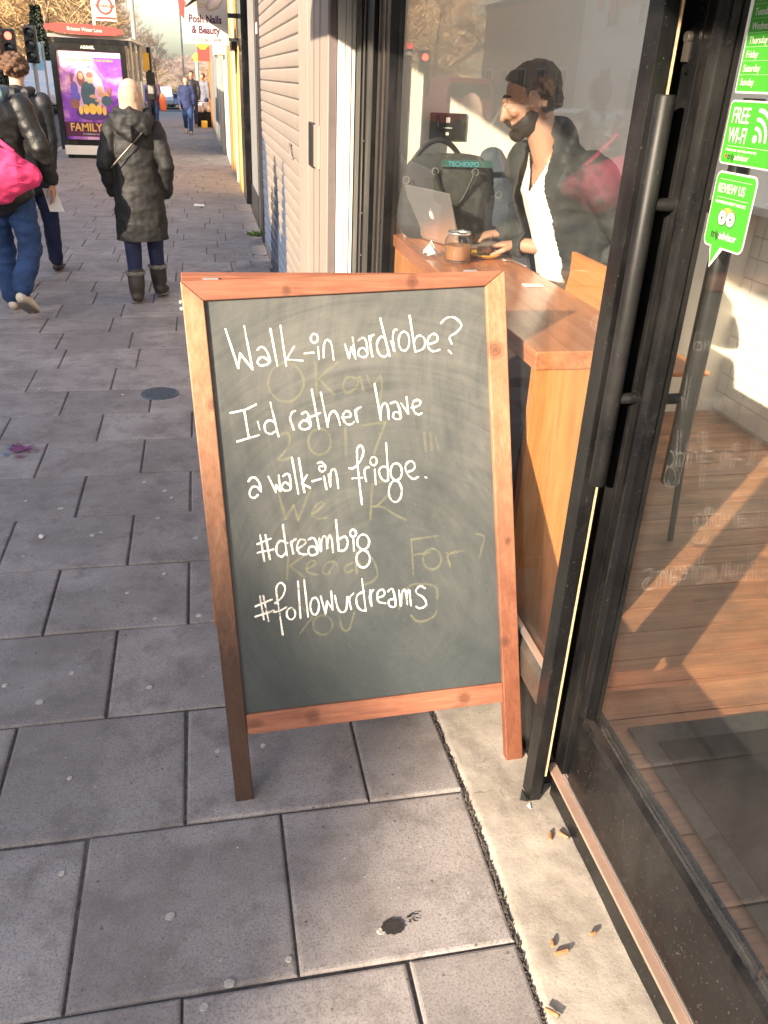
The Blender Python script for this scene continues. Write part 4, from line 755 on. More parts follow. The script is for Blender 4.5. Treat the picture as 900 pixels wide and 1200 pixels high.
m_ = MB(); m_.add([(sx_-.0010, 1.236, 1.443), (sx_-.0010, 1.216, 1.4475), (sx_-.0010, 1.196, 1.443), (sx_-.0010, 1.216, 1.433)], [(0, 1, 2, 3)]); m_.ob('brow', MT['owl_yellow'], h2, fix=False)
# parts above the frame of the photograph that shade it: fascia and awning
fa = thing('cafe_fascia', 'plain black fascia board above the cafe door and window', 'fascia', (.75, 2, 2.35))
MB().box(.70, -1.5, 2.36, .9, 4.28, 3.0).ob('board', MT['black_paint'], fa)
aw = thing('shop_awning', 'dark canvas awning over the cafe front', 'awning', (.7, 2, 2.5))
b = MB(); b.prism([(.70, -1.5, 2.85), (-.45, -1.5, 2.42), (-.45, -1.5, 2.315), (-.44, -1.5, 2.315), (-.43, -1.5, 2.41), (.70, -1.5, 2.84)], (0, 5.6, 0)); b.ob('canopy', plain('awning_canvas', (.10, .09, .085), .9, .1, 6), aw)
b = MB(); b.box(.80, -6, -.02, .84, -.30, 3.0); struct('front_wall', b, MT['brick_yellow'])
# ------------------------------------------------------------ cafe interior
fl = struct('cafe_floor', MB().box(.832, -3, -.1, 6.2, 6.0, .066), MT['earth'])
yb = -.4; k = 0
while yb < 5.2:
    w_ = rnd.choice((.118, .125, .112, .13)); x0 = .866; 
    while x0 < 5.2:
        L = rnd.uniform(1.4, 2.6); x1 = min(x0+L, 5.2)
        if yb > .2 and k < 200: MB().box(x0+.0015, yb+.0018, .060, x1-.0015, yb+w_-.0018, .080+rnd.uniform(-.0012, .0012)).ob('floorboard', MT['floor_x'], fl, bevel=.001, fix=False); k += 1
        x0 = x1
    yb += w_
for o in list(fl.children):       # give every board its own run of grain
    dx = rnd.uniform(-30, 30); dz = rnd.uniform(-9, 9)
    me = o.data
    me.transform(Matrix.Translation((-dx, 0, -dz))); o.location = (dx, 0, dz)
dm = thing('door_mat', 'black ribbed entrance mat inside the glass door', 'door mat', (1.4, 1.1, .08))
MB().box(1.09, -.2, .082, 2.3, 1.45, .090).ob('mat_pile', MT['mat'], dm)
b = MB(); b.box(1.035, -.2, .082, 1.088, 1.515, .088); b.box(1.088, 1.452, .082, 2.3, 1.515, .088); b.ob('mat_border', MT['mat_edge'], dm)
struct('cafe_ceiling', MB().box(.84, -3, 2.75, 1.5, 3.79, 2.85).box(1.5, -3, 2.75, 6.2, -1.6, 2.85).box(1.5, 3.4, 2.75, 6.2, 3.79, 2.85), MT['cream'])      # with a wide opening added to let daylight brighten the cafe
struct('cafe_back_wall', MB().box(6.2, -3, -.05, 6.35, 6.2, 2.75), MT['cream'])
struct('cafe_side_wall', MB().box(.90, 3.80, -.05, 6.2, 3.92, 2.75), MT['cream'])
struct('cafe_near_wall', MB().box(.86, -3.1, -.05, 6.2, -3.0, 2.75), MT['cream'])
st_ = struct('wall_pier', MB().box(.802, 3.66, .08, .895, 3.92, 2.75), MT['cream'])
# white tiled service counter
tc = thing('service_counter', 'white tiled serving counter standing in the back of the cafe', 'counter', (3.2, 3.3, .08))
MB().box(2.66, 2.95, .08, 6.1, 3.9, 1.10).ob('carcass', MT['grout'], tc)
MB().box(2.60, 2.88, 1.10, 6.1, 3.95, 1.14).ob('worktop', MT['tile'], tc, bevel=.003)
tile = None
for i in range(16):
    for j in range(10):
        x0 = 2.67+i*.152+(.076 if j % 2 else 0); z0 = .10+j*.1
        if x0 > 4.9: continue
        if tile is None: tile = MB().box(0, 0, 0, .147, .006, .095).ob('tile', MT['tile'], tc, bevel=.0015); tile.matrix_parent_inverse = Matrix.Translation(-V(tc.location)); o = tile
        else: o = tile.copy(); COL.objects.link(o)
        o.location = (x0, 2.943, z0)
tl2 = None
for i in range(6):
    for j in range(10):
        y0 = 2.96+i*.152
        if tl2 is None: tl2 = MB().box(0, 0, 0, .006, .147, .095).ob('tile', MT['tile'], tc, bevel=.0015); tl2.matrix_parent_inverse = Matrix.Translation(-V(tc.location)); o = tl2
        else: o = tl2.copy(); COL.objects.link(o)
        o.location = (2.653, y0, .10+j*.1)
# window counter
CZ = 1.017
wc = thing('window_counter', 'varnished wooden bar counter running along the inside of the window', 'counter', (.95, 2.8, .08))
MB().box(.790, 1.886, CZ-.048, 1.145, 3.655, CZ).ob('counter_top', MT['counter_y'], wc, bevel=.003)
MB().box(.797, 1.892, .08, 1.12, 1.925, CZ-.0485).ob('end_panel', MT['panel_z'], wc, bevel=.002)
MB().box(.80, 3.60, .08, 1.12, 3.63, CZ-.0485).ob('end_panel', MT['panel_z'], wc, bevel=.002)
MB().box(1.09, 1.93, .08, 1.115, 3.595, CZ-.05).ob('added_backboard', plain('dark_backing', (.045, .03, .024), .6, .3, 6), wc)  # dark board added to hide the sunlit wall under the counter
# tablet-like wall sign
ws = thing('wall_notice', 'small black notice with white print on the sunlit cafe wall', 'notice', (1.05, 3.798, 1.44))
MB().box(.968, 3.788, 1.385, 1.128, 3.7985, 1.492).ob('board', MT['black_plastic'], ws, bevel=.002)
text('III', .026, (1.045, 3.7865, 1.456), (1, 0, 0), (0, 0, 1), MT['white_vinyl'], ws, align='CENTER', bold=.001)
MB().box(1.038, 3.7866, 1.405, 1.052, 3.7878, 1.417).ob('print_mark', MT['white_vinyl'], ws)
MB().box(1.025, 3.7866, 1.432, 1.065, 3.7878, 1.436).ob('print_mark', MT['white_vinyl'], ws)
# shoulder bag on the counter
bg_ = thing('shoulder_bag', 'large charcoal canvas bag with two looped handles standing on the counter', 'bag', (1.05, 3.72, CZ))
b = MB(); b.loft([(1.03, 3.72, CZ+.05), (1.03, 3.72, CZ+.16), (1.03, 3.72, CZ+.26), (1.03, 3.72, CZ+.30)], [(.215, .085), (.212, .08), (.195, .06), (.175, .035)], 20, side=(1, .08, 0))
remesh('bag_body', b, MT['bag_canvas'], .008, bg_, 5, .006, 9)
for dy in (-.075, .05):
    b = MB(); P_ = [V((.955+.17*t, 3.72+dy-.01*math.sin(t*3.14), CZ+.27-.135*math.sin(math.pi*t))) for t in [i/14 for i in range(15)]]
    b.loft(P_, [.0065]*15, 8, side=(0, 1, 0)); b.ob('handle', MT['leather'], bg_, smooth=True)
b = MB(); P_ = [V((.87+.24*t, 3.74, CZ+.26+.12*math.sin(math.pi*t)**.7)) for t in [i/14 for i in range(15)]]
b.loft(P_, [(.004, .011)]*15, 8, side=(0, 1, 0)); b.ob('strap', MT['leather'], bg_, smooth=True)
for x, z in ((.955, 1.285), (1.125, 1.285), (.835, 1.25), (1.235, 1.2)):
    b = MB(); b.lathe((x, 3.645, z), [(.012, -.003), (.015, -.003), (.015, .003), (.012, .003), (.012, -.003)], 14, 'y'); b.ob('ring', MT['silver'], bg_, smooth='auto')
b = MB(); b.box(.98, 3.655, CZ+.285, 1.20, 3.66, CZ+.312); b.ob('lanyard', plain('dark_green_band', (.03, .09, .08), .7, .1, 9), bg_)
text('TECHEXPO', .026, (1.01, 3.6535, CZ+.288), (1, 0, 0), (0, 0, 1), plain('cyan_print', (.07, .32, .38), .6, .05, 5), bg_, bold=.0006)
for o_ in bg_.children: o_.location = (-.03, -.15, 0)
# second dark backpack behind
bp = thing('backpack', 'dark rucksack leaning against the wall right of the charcoal bag', 'backpack', (1.30, 3.78, CZ))
b = MB(); b.loft([(1.27, 3.80, CZ-.10), (1.28, 3.80, CZ+.1), (1.28, 3.8, CZ+.24), (1.27, 3.8, CZ+.31)], [(.13, .10), (.14, .11), (.11, .09), (.06, .05)], 18)
remesh('pack_body', b, plain('blue_grey_nylon', (.055, .07, .09), .7, .25, 12, .4), .010, bp, 5, .010, 9)
bp.location = (1.25, 3.65, CZ)
# laptop
HF, HN = V((.885, 3.52, CZ)), V((.985, 3.25, CZ)); wd = (HN-HF).normalized(); lf_ = V((0, 0, 1)).cross(wd).normalized()
if lf_.x < 0: lf_ = -lf_
HF = HN - wd*.31
lp = thing('laptop', 'open silver laptop with its back to the window on the counter', 'laptop', tuple((HF+HN)/2))
base = [HF+V((0, 0, .004)), HN+V((0, 0, .004)), HN+lf_*.215+V((0, 0, .004)), HF+lf_*.215+V((0, 0, .004))]
MB().prism(base, (0, 0, .012)).ob('base', MT['silver'], lp, bevel=.002)
kb_ = MB()
for i in range(13):
    for j in range(5):
        p = HF+wd*(.02+i*.021)+lf_*(.03+j*.019)+V((0, 0, .0162)); kb_.prism([p, p+wd*.018, p+wd*.018+lf_*.016, p+lf_*.016], (0, 0, .0012))
tag(kb_.ob('keys', MT['black_plastic'], lp), kind='stuff')
upv = (V((0, 0, 1))*math.cos(R(20))-lf_*math.sin(R(20))); nb = wd.cross(upv).normalized()
if nb.x > 0: nb = -nb
a0 = HF+V((0, 0, .016)); a1 = HN+V((0, 0, .016))
lid = MB().prism([a0, a1, a1+upv*.212, a0+upv*.212], nb*.007).ob('lid', MT['silver'], lp, bevel=.0015)
MB().prism([a0-nb*.0008+wd*.008+upv*.008, a1-nb*.0008-wd*.008+upv*.008, a1-nb*.0008-wd*.008+upv*.204, a0-nb*.0008+wd*.008+upv*.204], -nb*.0006).ob('screen', MT['dark_glass'], lid)
lc = (a0+a1)/2+upv*.108+nb*.0076; ap = MB()
ap.add([lc + wd*(.016*math.cos(t)*(1 if math.cos(t) < .3 or abs(math.sin(t)) > .45 else .78)) + upv*(.018*math.sin(t)*(.9 if abs(math.cos(t)) < .25 else 1)) for t in [2*math.pi*k/24 for k in range(24)]], [tuple(range(24))])
lq = lc+upv*.024+wd*.003; ap.add([lq-upv*.005, lq+wd*.005, lq+upv*.006+wd*.003, lq-wd*.001], [(0, 1, 2, 3)])
ap.ob('fruit_logo', MT['white_vinyl'], lid, fix=False)
# jar, glass, saucer, spoon, napkin
jr = thing('kilner_jar', 'clip-top glass jar of milky coffee on the counter by the sign', 'jar', (.905, 3.02, CZ))
MB().lathe((.905, 3.02, CZ), [(0, .002), (.044, .002), (.050, .010), (.051, .075), (.046, .090), (.040, .097), (.040, .112), (.038, .112), (.038, .098), (.044, .088), (.048, .074), (.047, .012), (.0, .008)], 28).ob('glass_body', MT['clear'], jr, smooth=True)
MB().lathe((.905, 3.02, CZ), [(0, .010), (.044, .012), (.0465, .030), (.0468, .062), (0, .064)], 28).ob('contents', MT['coffee'], jr, smooth='auto')
MB().lathe((.905, 3.02, CZ), [(.039, .100), (.0435, .100), (.0445, .104), (.0435, .108), (.039, .108), (.039, .100)], 28).ob('rim_wire', MT['silver'], jr, smooth=True)
gl_ = thing('drinking_glass', 'small fluted glass standing on the yellow saucer', 'glass', (1.035, 3.11, CZ+.012))
MB().lathe((1.035, 3.11, CZ+.012), [(0, .0), (.024, .0), (.028, .012), (.031, .075), (.0295, .075), (.0265, .014), (0, .010)], 20).ob('glass_body', MT['clear'], gl_, smooth='auto')
MB().lathe((1.035, 3.11, CZ+.012), [(0, .0105), (.0255, .0115), (.027, .026), (0, .027)], 20).ob('contents', MT['coffee'], gl_, smooth='auto')
tag(MB().lathe((1.035, 3.11, CZ), [(0, .003), (.035, .001), (.050, .004), (.068, .016), (.070, .018), (.066, .0185), (.048, .008), (0, .007)], 32).ob('saucer', MT['yellow'], smooth=True), 'round yellow saucer under the small glass', 'saucer')
sp_ = thing('teaspoon', 'steel teaspoon lying right of the yellow saucer', 'spoon', (1.12, 3.02, CZ))
b = MB(); b.ell((1.10, 3.045, CZ+.005), (.014, .020, .004), 14, 8); b.ob('bowl', MT['silver'], sp_, smooth=True)
b = MB(); b.loft([(1.105, 3.03, CZ+.006), (1.12, 2.98, CZ+.009), (1.14, 2.92, CZ+.004)], [(.002, .0015), (.002, .0015), (.005, .0015)], 8); b.ob('handle', MT['silver'], sp_, smooth=True)
np_ = MB(); 
for k in range(5):
    a = k*1.3; c = V((.83, 3.13, CZ+.006)); np_.add([c+V((math.cos(a)*.03, math.sin(a)*.045, 0)), c+V((math.cos(a+1.2)*.028, math.sin(a+1.2)*.04, .012)), c+V((0, 0, .055-.006*k)), c+V((math.cos(a+2.1)*.03, math.sin(a+2.1)*.03, .004))], [(0, 1, 2), (0, 2, 3), (1, 2, 3), (0, 1, 3)])
tag(np_.ob('napkin', MT['paper']), 'crumpled white napkin on the counter in front of the laptop', 'napkin')
tag(MB().box(1.02, 2.60, CZ+.0005, 1.085, 2.635, CZ+.006).ob('sugar_packet', MT['paper'], bevel=.0015), 'small white packet on the counter between saucer and chair', 'packet')
# stool-chair with plywood back
ch = thing('bar_chair', 'high chair with an orange plywood back at the window counter', 'chair', (1.42, 2.72, .08))
p0, p1, p2, p3 = V((1.27, 2.905, .935)), V((1.26, 2.845, 1.095)), V((1.26, 2.49, 1.095)), V((1.27, 2.43, .935))
bk = MB(); bk.prism([(1.272, 2.91, .93), (1.262, 2.865, 1.07), (1.260, 2.845, 1.088), (1.259, 2.82, 1.095), (1.259, 2.52, 1.095), (1.260, 2.495, 1.088), (1.262, 2.475, 1.07), (1.272, 2.43, .93)], (.014, 0, .002)); bk.ob('backrest', MT['ply'], ch, bevel=.002)
MB().prism([(1.30, 2.46, .74), (1.68, 2.46, .74), (1.68, 2.88, .74), (1.30, 2.88, .74)], (0, 0, .018)).ob('seat', MT['ply'], ch, bevel=.005)
for x, y in ((1.33, 2.50), (1.65, 2.50), (1.33, 2.84), (1.65, 2.84)):
    dx, dy = (-.03 if x < 1.5 else .03), (-.03 if y < 2.7 else .03)
    MB().cyl((x, y, .74), (x+dx, y+dy, .08), .012, 10).ob('leg', MT['black_metal'], ch, smooth='auto')
for y in (2.55, 2.79): MB().cyl((1.29, y, .98), (1.33, y, .74), .009, 8).ob('back_support', MT['black_metal'], ch, smooth='auto')
sm = thing('bar_stool', 'high wooden stool the seated man sits on', 'stool', (1.36, 2.98, .08))
MB().lathe((1.36, 2.98, .76), [(0, 0), (.17, 0), (.175, .012), (.17, .025), (0, .027)], 24).ob('seat', MT['ply'], sm, smooth='auto')
for a in (45, 135, 225, 315):
    MB().cyl((1.36+.11*math.cos(R(a)), 2.98+.11*math.sin(R(a)), .76), (1.36+.19*math.cos(R(a)), 2.98+.19*math.sin(R(a)), .08), .014, 10).ob('leg', MT['black_metal'], sm, smooth='auto')

# ------------------------------------------------------------ A-board
A0 = V((-.0093, 1.5042, 0)); au = V((.99917, .0408, 0)); ab_ = V((-.0408, .99917, 0)); tha = R(20)
aup = V((0, 0, 1))*math.cos(tha)+ab_*math.sin(tha); an = au.cross(aup)
def BP(a, b, d=0): return A0+au*a+aup*b+an*d
sg = thing('chalkboard_sign', 'wooden A-frame chalkboard sign with white handwritten chalk message', 'sign', tuple(A0+au*.38+ab_*.22))
add_knots(MT['stile_shaded'], [(BP(.034, .688), .026), (BP(.037, .435), .016), (BP(.012, .98), .018), (BP(.02, .10), .014)])
add_knots(MT['stile'], [(BP(.712, 1.085), .028), (BP(.735, .60), .012), (BP(.72, .33), .016)])
add_knots(MT['redwood_x'], [(BP(.205, .195), .024), (BP(.605, .19), .022), (BP(.505, 1.252), .020), (BP(.20, 1.235), .014)])
def member(name, poly, d0, d1, mat, bev=.0025):
    m_ = MB(); m_.prism([BP(a, b, d0) for a, b in poly], an*(d1-d0)); return m_.ob(name, mat, sg, bevel=bev)
member('stile', [(0, 0), (.0447, 0), (.0100, 1.2155), (-.0390, 1.2600)], -.024, 0, MT['stile_shaded'])
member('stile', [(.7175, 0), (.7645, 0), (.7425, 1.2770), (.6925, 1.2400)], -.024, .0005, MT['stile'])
member('top_rail', [(-.0385, 1.2606), (.0104, 1.2160), (.6921, 1.2405), (.7420, 1.2775)], -.024, -.0005, MT['redwood_x'])
member('bottom_rail', [(.0400, .1690), (.7145, .1640), (.7135, .2180), (.0385, .2220)], -.024, -.004, MT['redwood_x'])
panel = member('chalk_panel', [(.008, .2195), (.716, .2150), (.695, 1.2420), (.008, 1.2180)], -.0175, -.0115, MT['chalkboard'], 0)
for line_ in CHALK:        # one part for each written line
    m_ = MB()
    for s_ in line_: ribbon(m_, [BP(s_[i]/1e4, s_[i+1]/1e4, -.0108) for i in range(0, len(s_), 2)], .0045, an, .28)
    tag(m_.ob('chalk_writing', MT['chalk'], panel, fix=False), kind='stuff')
m_ = MB()
for s_ in GHOST: ribbon(m_, [BP(s_[i]/1e4, s_[i+1]/1e4, -.0112) for i in range(0, len(s_), 2)], .0058, an, .25)
tag(m_.ob('faded_chalk_writing', MT['ghost'], panel, fix=False), kind='stuff')
# rear leaf, hinged at the top and leaning the other way
TC = BP(.35, 1.268, -.026); bup = V((0, 0, 1))*math.cos(R(14))-ab_*math.sin(R(14)); bn = au.cross(bup)
def QP(a, b, d=0): return TC+au*a-bup*b+bn*d
def rear(name, poly, d0, d1, mat, bev=.0025):
    m_ = MB(); m_.prism([QP(a, b, d0) for a, b in poly], bn*(d1-d0)); return m_.ob(name, mat, sg, bevel=bev)
rear('rear_top_rail', [(-.386, -.006), (.384, .004), (.384, .052), (-.386, .042)], -.024, 0, MT['redwood_x'])
rear('rear_stile', [(-.360, .044), (-.316, .044), (-.316, 1.208), (-.360, 1.208)], -.024, 0, MT['pine_z'])
rear('rear_stile', [(.306, .054), (.350, .054), (.350, 1.222), (.306, 1.222)], -.024, 0, MT['pine_z'])
rear('rear_bottom_rail', [(-.315, 1.02), (.304, 1.02), (.304, 1.07), (-.315, 1.07)], -.024, -.002, MT['redwood_x'])
rear('rear_panel', [(-.315, .046), (.304, .056), (.304, 1.018), (-.315, 1.018)], -.016, -.010, MT['chalkboard'], 0)
for a in (.03, .66):
    p = BP(a, 1.262+a*.02, -.025); m_ = MB(); m_.cyl(p-au*.018+V((0, 0, .004)), p+au*.018+V((0, 0, .004)), .004, 8); m_.ob('hinge', MT['silver'], sg, smooth='auto')
for a, b in ((-.041, 1.215), (-.040, 1.200)):
    p = BP(a, b, -.012); m_ = MB(); m_.ell(p, (.004, .004, .004), 8, 6); m_.ob('screw_head', MT['white_paint'], sg, smooth=True)
# ------------------------------------------------------------ people
def hand(mb, wrist, d, palm_n, s=1.0, curl=.35, thumb_side=1, spread=.10):
    """palm and five bent fingers; d = direction of the fingers, palm_n = direction the palm faces"""
    d = V(d).normalized(); n = V(palm_n); n = (n-d*n.dot(d)).normalized(); w = d.cross(n)*thumb_side
    W0 = V(wrist)
    mb.loft([W0-d*.02*s, W0+d*.025*s, W0+d*.06*s, W0+d*.088*s], [(.026*s, .019*s), (.034*s, .017*s), (.041*s, .015*s), (.038*s, .012*s)], 12, side=w)
    for k, (off, L) in enumerate(((.030, .072), (.010, .082), (-.011, .077), (-.031, .060))):
        b0 = W0+d*(.082-.004*abs(k-1.2))*s+w*off*s; dd = (d+w*(off*spread*12)).normalized(); c = curl*(1+.12*k)
        p = [b0-dd*.012*s, b0]; a = 0
        for q, fr in enumerate((.45, .31, .24)):
            a += c*(.55 if q == 0 else 1); p.append(p[-1]+(dd*math.cos(a)+n*math.sin(a))*L*fr*s)
        mb.loft(p, [.0092*s, .0094*s, .0086*s, .0078*s, .0066*s], 8)
    t0 = W0+d*.022*s+w*.028*s; t1 = t0+(d*.55+w*.75+n*.35).normalized()*.036*s; t2 = t1+(d*.9+w*.3+n*.4).normalized()*.032*s; t3 = t2+(d*1+n*.35).normalized()*.024*s
    mb.loft([t0-w*.01*s, t1, t2, t3], [.013*s, .0108*s, .0094*s, .0078*s], 8)
def head(mb, c, f, up=(0, 0, 1), s=1.0):
    """head centred on c looking along f: cranium, face, jaw, nose, lips, brow, ears"""
    f = V(f).normalized(); up = V(up); up = (up-f*up.dot(f)).normalized(); r = f.cross(up)
    rot = Matrix((r, f, up)).transposed(); c = V(c)
    P = lambda x, y, z: c+(r*x+f*y+up*z)*s
    E_ = lambda x, y, z, a, b_, d_, sg_=16: mb.ell(P(x, y, z), (a*s, b_*s, d_*s), sg_, 12, rot)
    E_(0, -.012, .030, .075, .094, .085); E_(0, .020, .0, .066, .072, .085); E_(0, .034, -.052, .050, .052, .050)
    E_(0, .070, -.088, .024, .020, .020); E_(0, .083, .032, .050, .014, .013)
    mb.loft([P(0, .086, .022), P(0, .099, .0), P(0, .110, -.020)], [(.009*s, .010*s), (.011*s, .012*s), (.017*s, .012*s)], 10, side=r)
    E_(0, .088, -.046, .025, .012, .008); E_(0, .086, -.060, .022, .012, .009)
    E_(0, .082, -.022, .040, .012, .016)
    for q in (-1, 1):
        E_(q*.076, -.008, -.004, .010, .020, .033); E_(q*.040, .062, -.010, .024, .022, .022)
        E_(q*.030, .080, .012, .014, .008, .009)
    return P, rot
def body(sp, mat, vox=.010, hands=True):
    """skin mesh for a pose dictionary"""
    b = MB(); s = sp.get('s', 1)
    b.loft([p for p, r_ in sp['torso']], [(r_[0]*.86, r_[1]*.86) for p, r_ in sp['torso']], 16, side=sp.get('side', (1, 0, 0)))
    hc = V(sp['head']); nk = V(sp['torso'][-1][0])
    b.loft([nk-V((0, 0, .05)), nk+(hc-nk)*.75], [.056, .054], 14)
    head(b, hc, sp['face'], sp.get('headup', (0, 0, 1)))
    for A_ in sp['arms']:
        b.loft([A_['sh'], A_['el'], A_['wr']], [.050, .040, .027], 12)
        hand(b, A_['wr'], A_['hd'], A_['pn'], 1, A_.get('curl', .4), A_.get('ts', 1))
    for L_ in sp['legs']:
        b.loft([L_['hip'], L_['kn'], L_['an']], [.082, .055, .040], 12)
        t = V(L_['toe']); an_ = V(L_['an']); b.loft([an_, an_*.5+t*.5-V((0, 0, .02)), t], [.038, .036, .030], 10)
    return b
def walkpose(h=1.7, stride=.22, arm=.10, phase=1, lean=.02, bent=None):
    k = h/1.7
    sc = lambda *p: V(p)*k
    d = {'torso': [(sc(0, 0, .84), (.150*k, .105*k)), (sc(0, .0, .98), (.140*k, .10*k)), (sc(0, lean*.5, 1.15), (.145*k, .105*k)), (sc(0, lean, 1.31), (.165*k, .105*k)), (sc(0, lean, 1.40), (.120*k, .075*k)), (sc(0, lean+.005, 1.445), (.06*k, .055*k))],
         'head': sc(0, lean+.025, 1.585), 'face': (0, 1, -.05), 'arms': [], 'legs': []}
    for q in (-1, 1):
        a = arm*q*phase
        d['arms'].append({'sh': sc(q*.175, lean, 1.37), 'el': sc(q*.235, -a*.6, 1.10), 'wr': sc(q*.225, a*.8+.06, .86), 'hd': (0, .25, -1), 'pn': (-q, .2, 0), 'curl': .45, 'ts': 1})
        st = -stride*q*phase
        if st > 0: kn = sc(q*.085, st*.62+.03, .48); an_ = sc(q*.08, st, .09); toe = sc(q*.09, st+.17, .03)
        else: kn = sc(q*.085, st*.35+.06, .48); an_ = sc(q*.08, st-.10, .17); toe = sc(q*.09, st+.02, .035)
        d['legs'].append({'hip': sc(q*.085, 0, .86), 'kn': kn, 'an': an_, 'toe': toe})
    return d
def shoe(mb, L_, r=.05):
    an_ = V(L_['an']); t = V(L_['toe']); d = (t-an_); d.z = d.z; dn = d.normalized()
    heel = an_-V((dn.x, dn.y, 0))*.03+V((0, 0, -.045))
    mb.loft([heel, heel*.5+t*.5+V((0, 0, .008)), t], [(.034, .036), (.043, .034), (.040, .022)], 14, side=(1, 0, 0))
def trousers(sp, w=1.0, low=1.0):
    b = MB(); t0 = sp['torso']
    b.loft([t0[0][0]-V((0, 0, .03)), t0[0][0]+V((0, 0, .02)), t0[1][0]], [(t0[0][1][0]*1.05, t0[0][1][1]*1.12), (t0[0][1][0]*1.1, t0[0][1][1]*1.15), (t0[1][1][0]*1.06, t0[1][1][1]*1.1)], 16)
    for L_ in sp['legs']:
        h_, k_, a_ = V(L_['hip']), V(L_['kn']), V(L_['an'])
        b.loft([h_, h_*.5+k_*.5, k_, k_*.5+a_*.5, a_+V((0, 0, .02))], [.100*w, .090*w, .072*w, .066*w*low, .060*w*low], 14)
    return b
def jacket(sp, hem, puff=1.12, arm=.062, collar=.07):
    b = MB(); T_ = sp['torso']; P_ = []; Q_ = []
    P_.append(V((T_[0][0].x, T_[0][0].y, hem))); Q_.append((T_[0][1][0]*puff*1.08, T_[0][1][1]*puff*1.15))
    for p, r_ in T_:
        if p.z > hem+.04: P_.append(p); Q_.append((r_[0]*puff+.01, r_[1]*puff+.012))
    Q_[-1] = (collar, collar*.95)
    b.loft(P_, Q_, 20)
    for A_ in sp['arms']:
        s_, e_, w_ = V(A_['sh']), V(A_['el']), V(A_['wr'])
        b.loft([s_, s_*.5+e_*.5, e_, e_*.45+w_*.55, w_*.94+e_*.06], [arm*1.12, arm, arm*.94, arm*.82, arm*.70], 14)
    return b
def walker(label, loc, heading, h, skin, top, leg, hairm, group, hem=.80, vox=.012, pose=None, puff=1.12, arm=.06, hairlen=0, shoes='black_plastic', cat='person', wr=.006):
    t = thing('person', label, cat, loc, group, heading, local=True)
    sp = pose or walkpose(h)
    remesh('body', body(sp, skin), MT[skin], max(.0075, vox*.8), t, 2)
    remesh('trousers', trousers(sp), MT[leg], vox, t, 3, wr, 9, (1, 1, 2))
    remesh('jacket', jacket(sp, hem*h/1.7, puff, arm), MT[top], vox, t, 3, wr, 9, (1, 1, 2))
    for L_ in sp['legs']:
        m_ = MB(); shoe(m_, L_); remesh('shoe', m_, MT[shoes], .009, t, 2)
    if hairm:
        m_ = MB(); c = sp['head']; m_.ell(c+V((0, -.018, .032)), (.084, .098, .090), 18, 12)
        if hairlen: m_.loft([c+V((0, -.05, .03)), c+V((0, -.06, -.08)), c+V((0, -.055, -.08-hairlen))], [(.08, .05), (.085, .045), (.06, .03)], 14)
        o = remesh('hair', m_, MT[hairm], .007, t, 1, .006, 26)
        bm = bmesh.new(); bm.from_mesh(o.data)
        cut = [v for v in bm.verts if v.co.y > c.y+.045 and v.co.z < c.z+.06]
        bmesh.ops.delete(bm, geom=cut, context='VERTS'); bm.to_mesh(o.data); bm.free()
    return t, sp

# --- the woman in the long padded coat, seen from behind
wl = (-.478, 6.72, 0)
sp = walkpose(1.54, .11, 0, 1, .0)
for A_, q in zip(sp['arms'], (-1, 1)):
    A_['sh'] = V((q*.150, 0, 1.23)); A_['el'] = V((q*.218, -.05, .99)); A_['wr'] = V((q*.190, .05, .80)); A_['hd'] = (-q*.5, .6, -.6); A_['pn'] = (-q, 0, 0)
sp['legs'][0].update(an=V((-.075, -.06, .10)), kn=V((-.08, -.0, .44)), toe=V((-.085, .09, .035)))
sp['legs'][1].update(an=V((.085, .12, .12)), kn=V((.08, .08, .45)), toe=V((.115, .25, .035)))
wm = thing('person', 'woman from behind in a beige headscarf, long black padded coat and boots', 'person', wl, local=True)
remesh('body', body(sp, 'skin'), MT['skin_light'], .010, wm, 2)
b = MB()
b.loft([(0, 0, .40), (0, 0, .62), (0, 0, .80), (0, 0, .97), (0, 0, 1.12), (0, 0, 1.24), (0, 0, 1.31)], [(.192, .145), (.188, .143), (.178, .138), (.162, .126), (.165, .122), (.155, .106), (.083, .08)], 24)
for A_ in sp['arms']: b.loft([A_['sh'], V(A_['sh'])*.5+V(A_['el'])*.5, A_['el'], A_['wr']], [.066, .064, .058, .048], 16)
ct = remesh('coat', b, MT['coat'], .008, wm, 3, .010, 11, (1, 1, 1.3))
bm = bmesh.new(); bm.from_mesh(ct.data); bmesh.ops.bisect_plane(bm, geom=bm.verts[:]+bm.edges[:]+bm.faces[:], plane_co=(0, 0, .47), plane_no=(.02, 0, -1), clear_outer=True); bm.to_mesh(ct.data); bm.free()
b = MB(); b.loft([(-.115, -.06, 1.30), (-.07, -.115, 1.235), (0, -.135, 1.20), (.07, -.115, 1.235), (.115, -.06, 1.30)], [.045, .060, .066, .060, .045], 14)
b.loft([(-.10, .0, 1.33), (0, -.085, 1.325), (.10, .0, 1.33)], [.04, .055, .04], 12)
b.ell((0, -.10, 1.29), (.125, .06, .07)); remesh('hood', b, MT['coat'], .008, wm, 3, .010, 14)
b = MB(); b.ell((0, .0, 1.435), (.083, .102, .100)); b.loft([(0, -.005, 1.42), (0, -.02, 1.34), (0, -.01, 1.29)], [(.080, .088), (.082, .080), (.098, .085)], 18); remesh('headscarf', b, MT['hijab'], .007, wm, 3, .005, 16, (1, 1, .6))
b = MB(); P_ = [V((-.165+.25*t, -.130-.030*math.sin(3.14*t), .98+.25*t)) for t in [i/10 for i in range(11)]]; b.loft(P_, [(.006, .004)]*11, 8, side=(1, 0, -1)); b.ob('bag_strap', MT['gray_metal'], wm, smooth=True)
remesh('leggings', trousers(sp, .90, .95), MT['navy'], .010, wm, 3, .003)
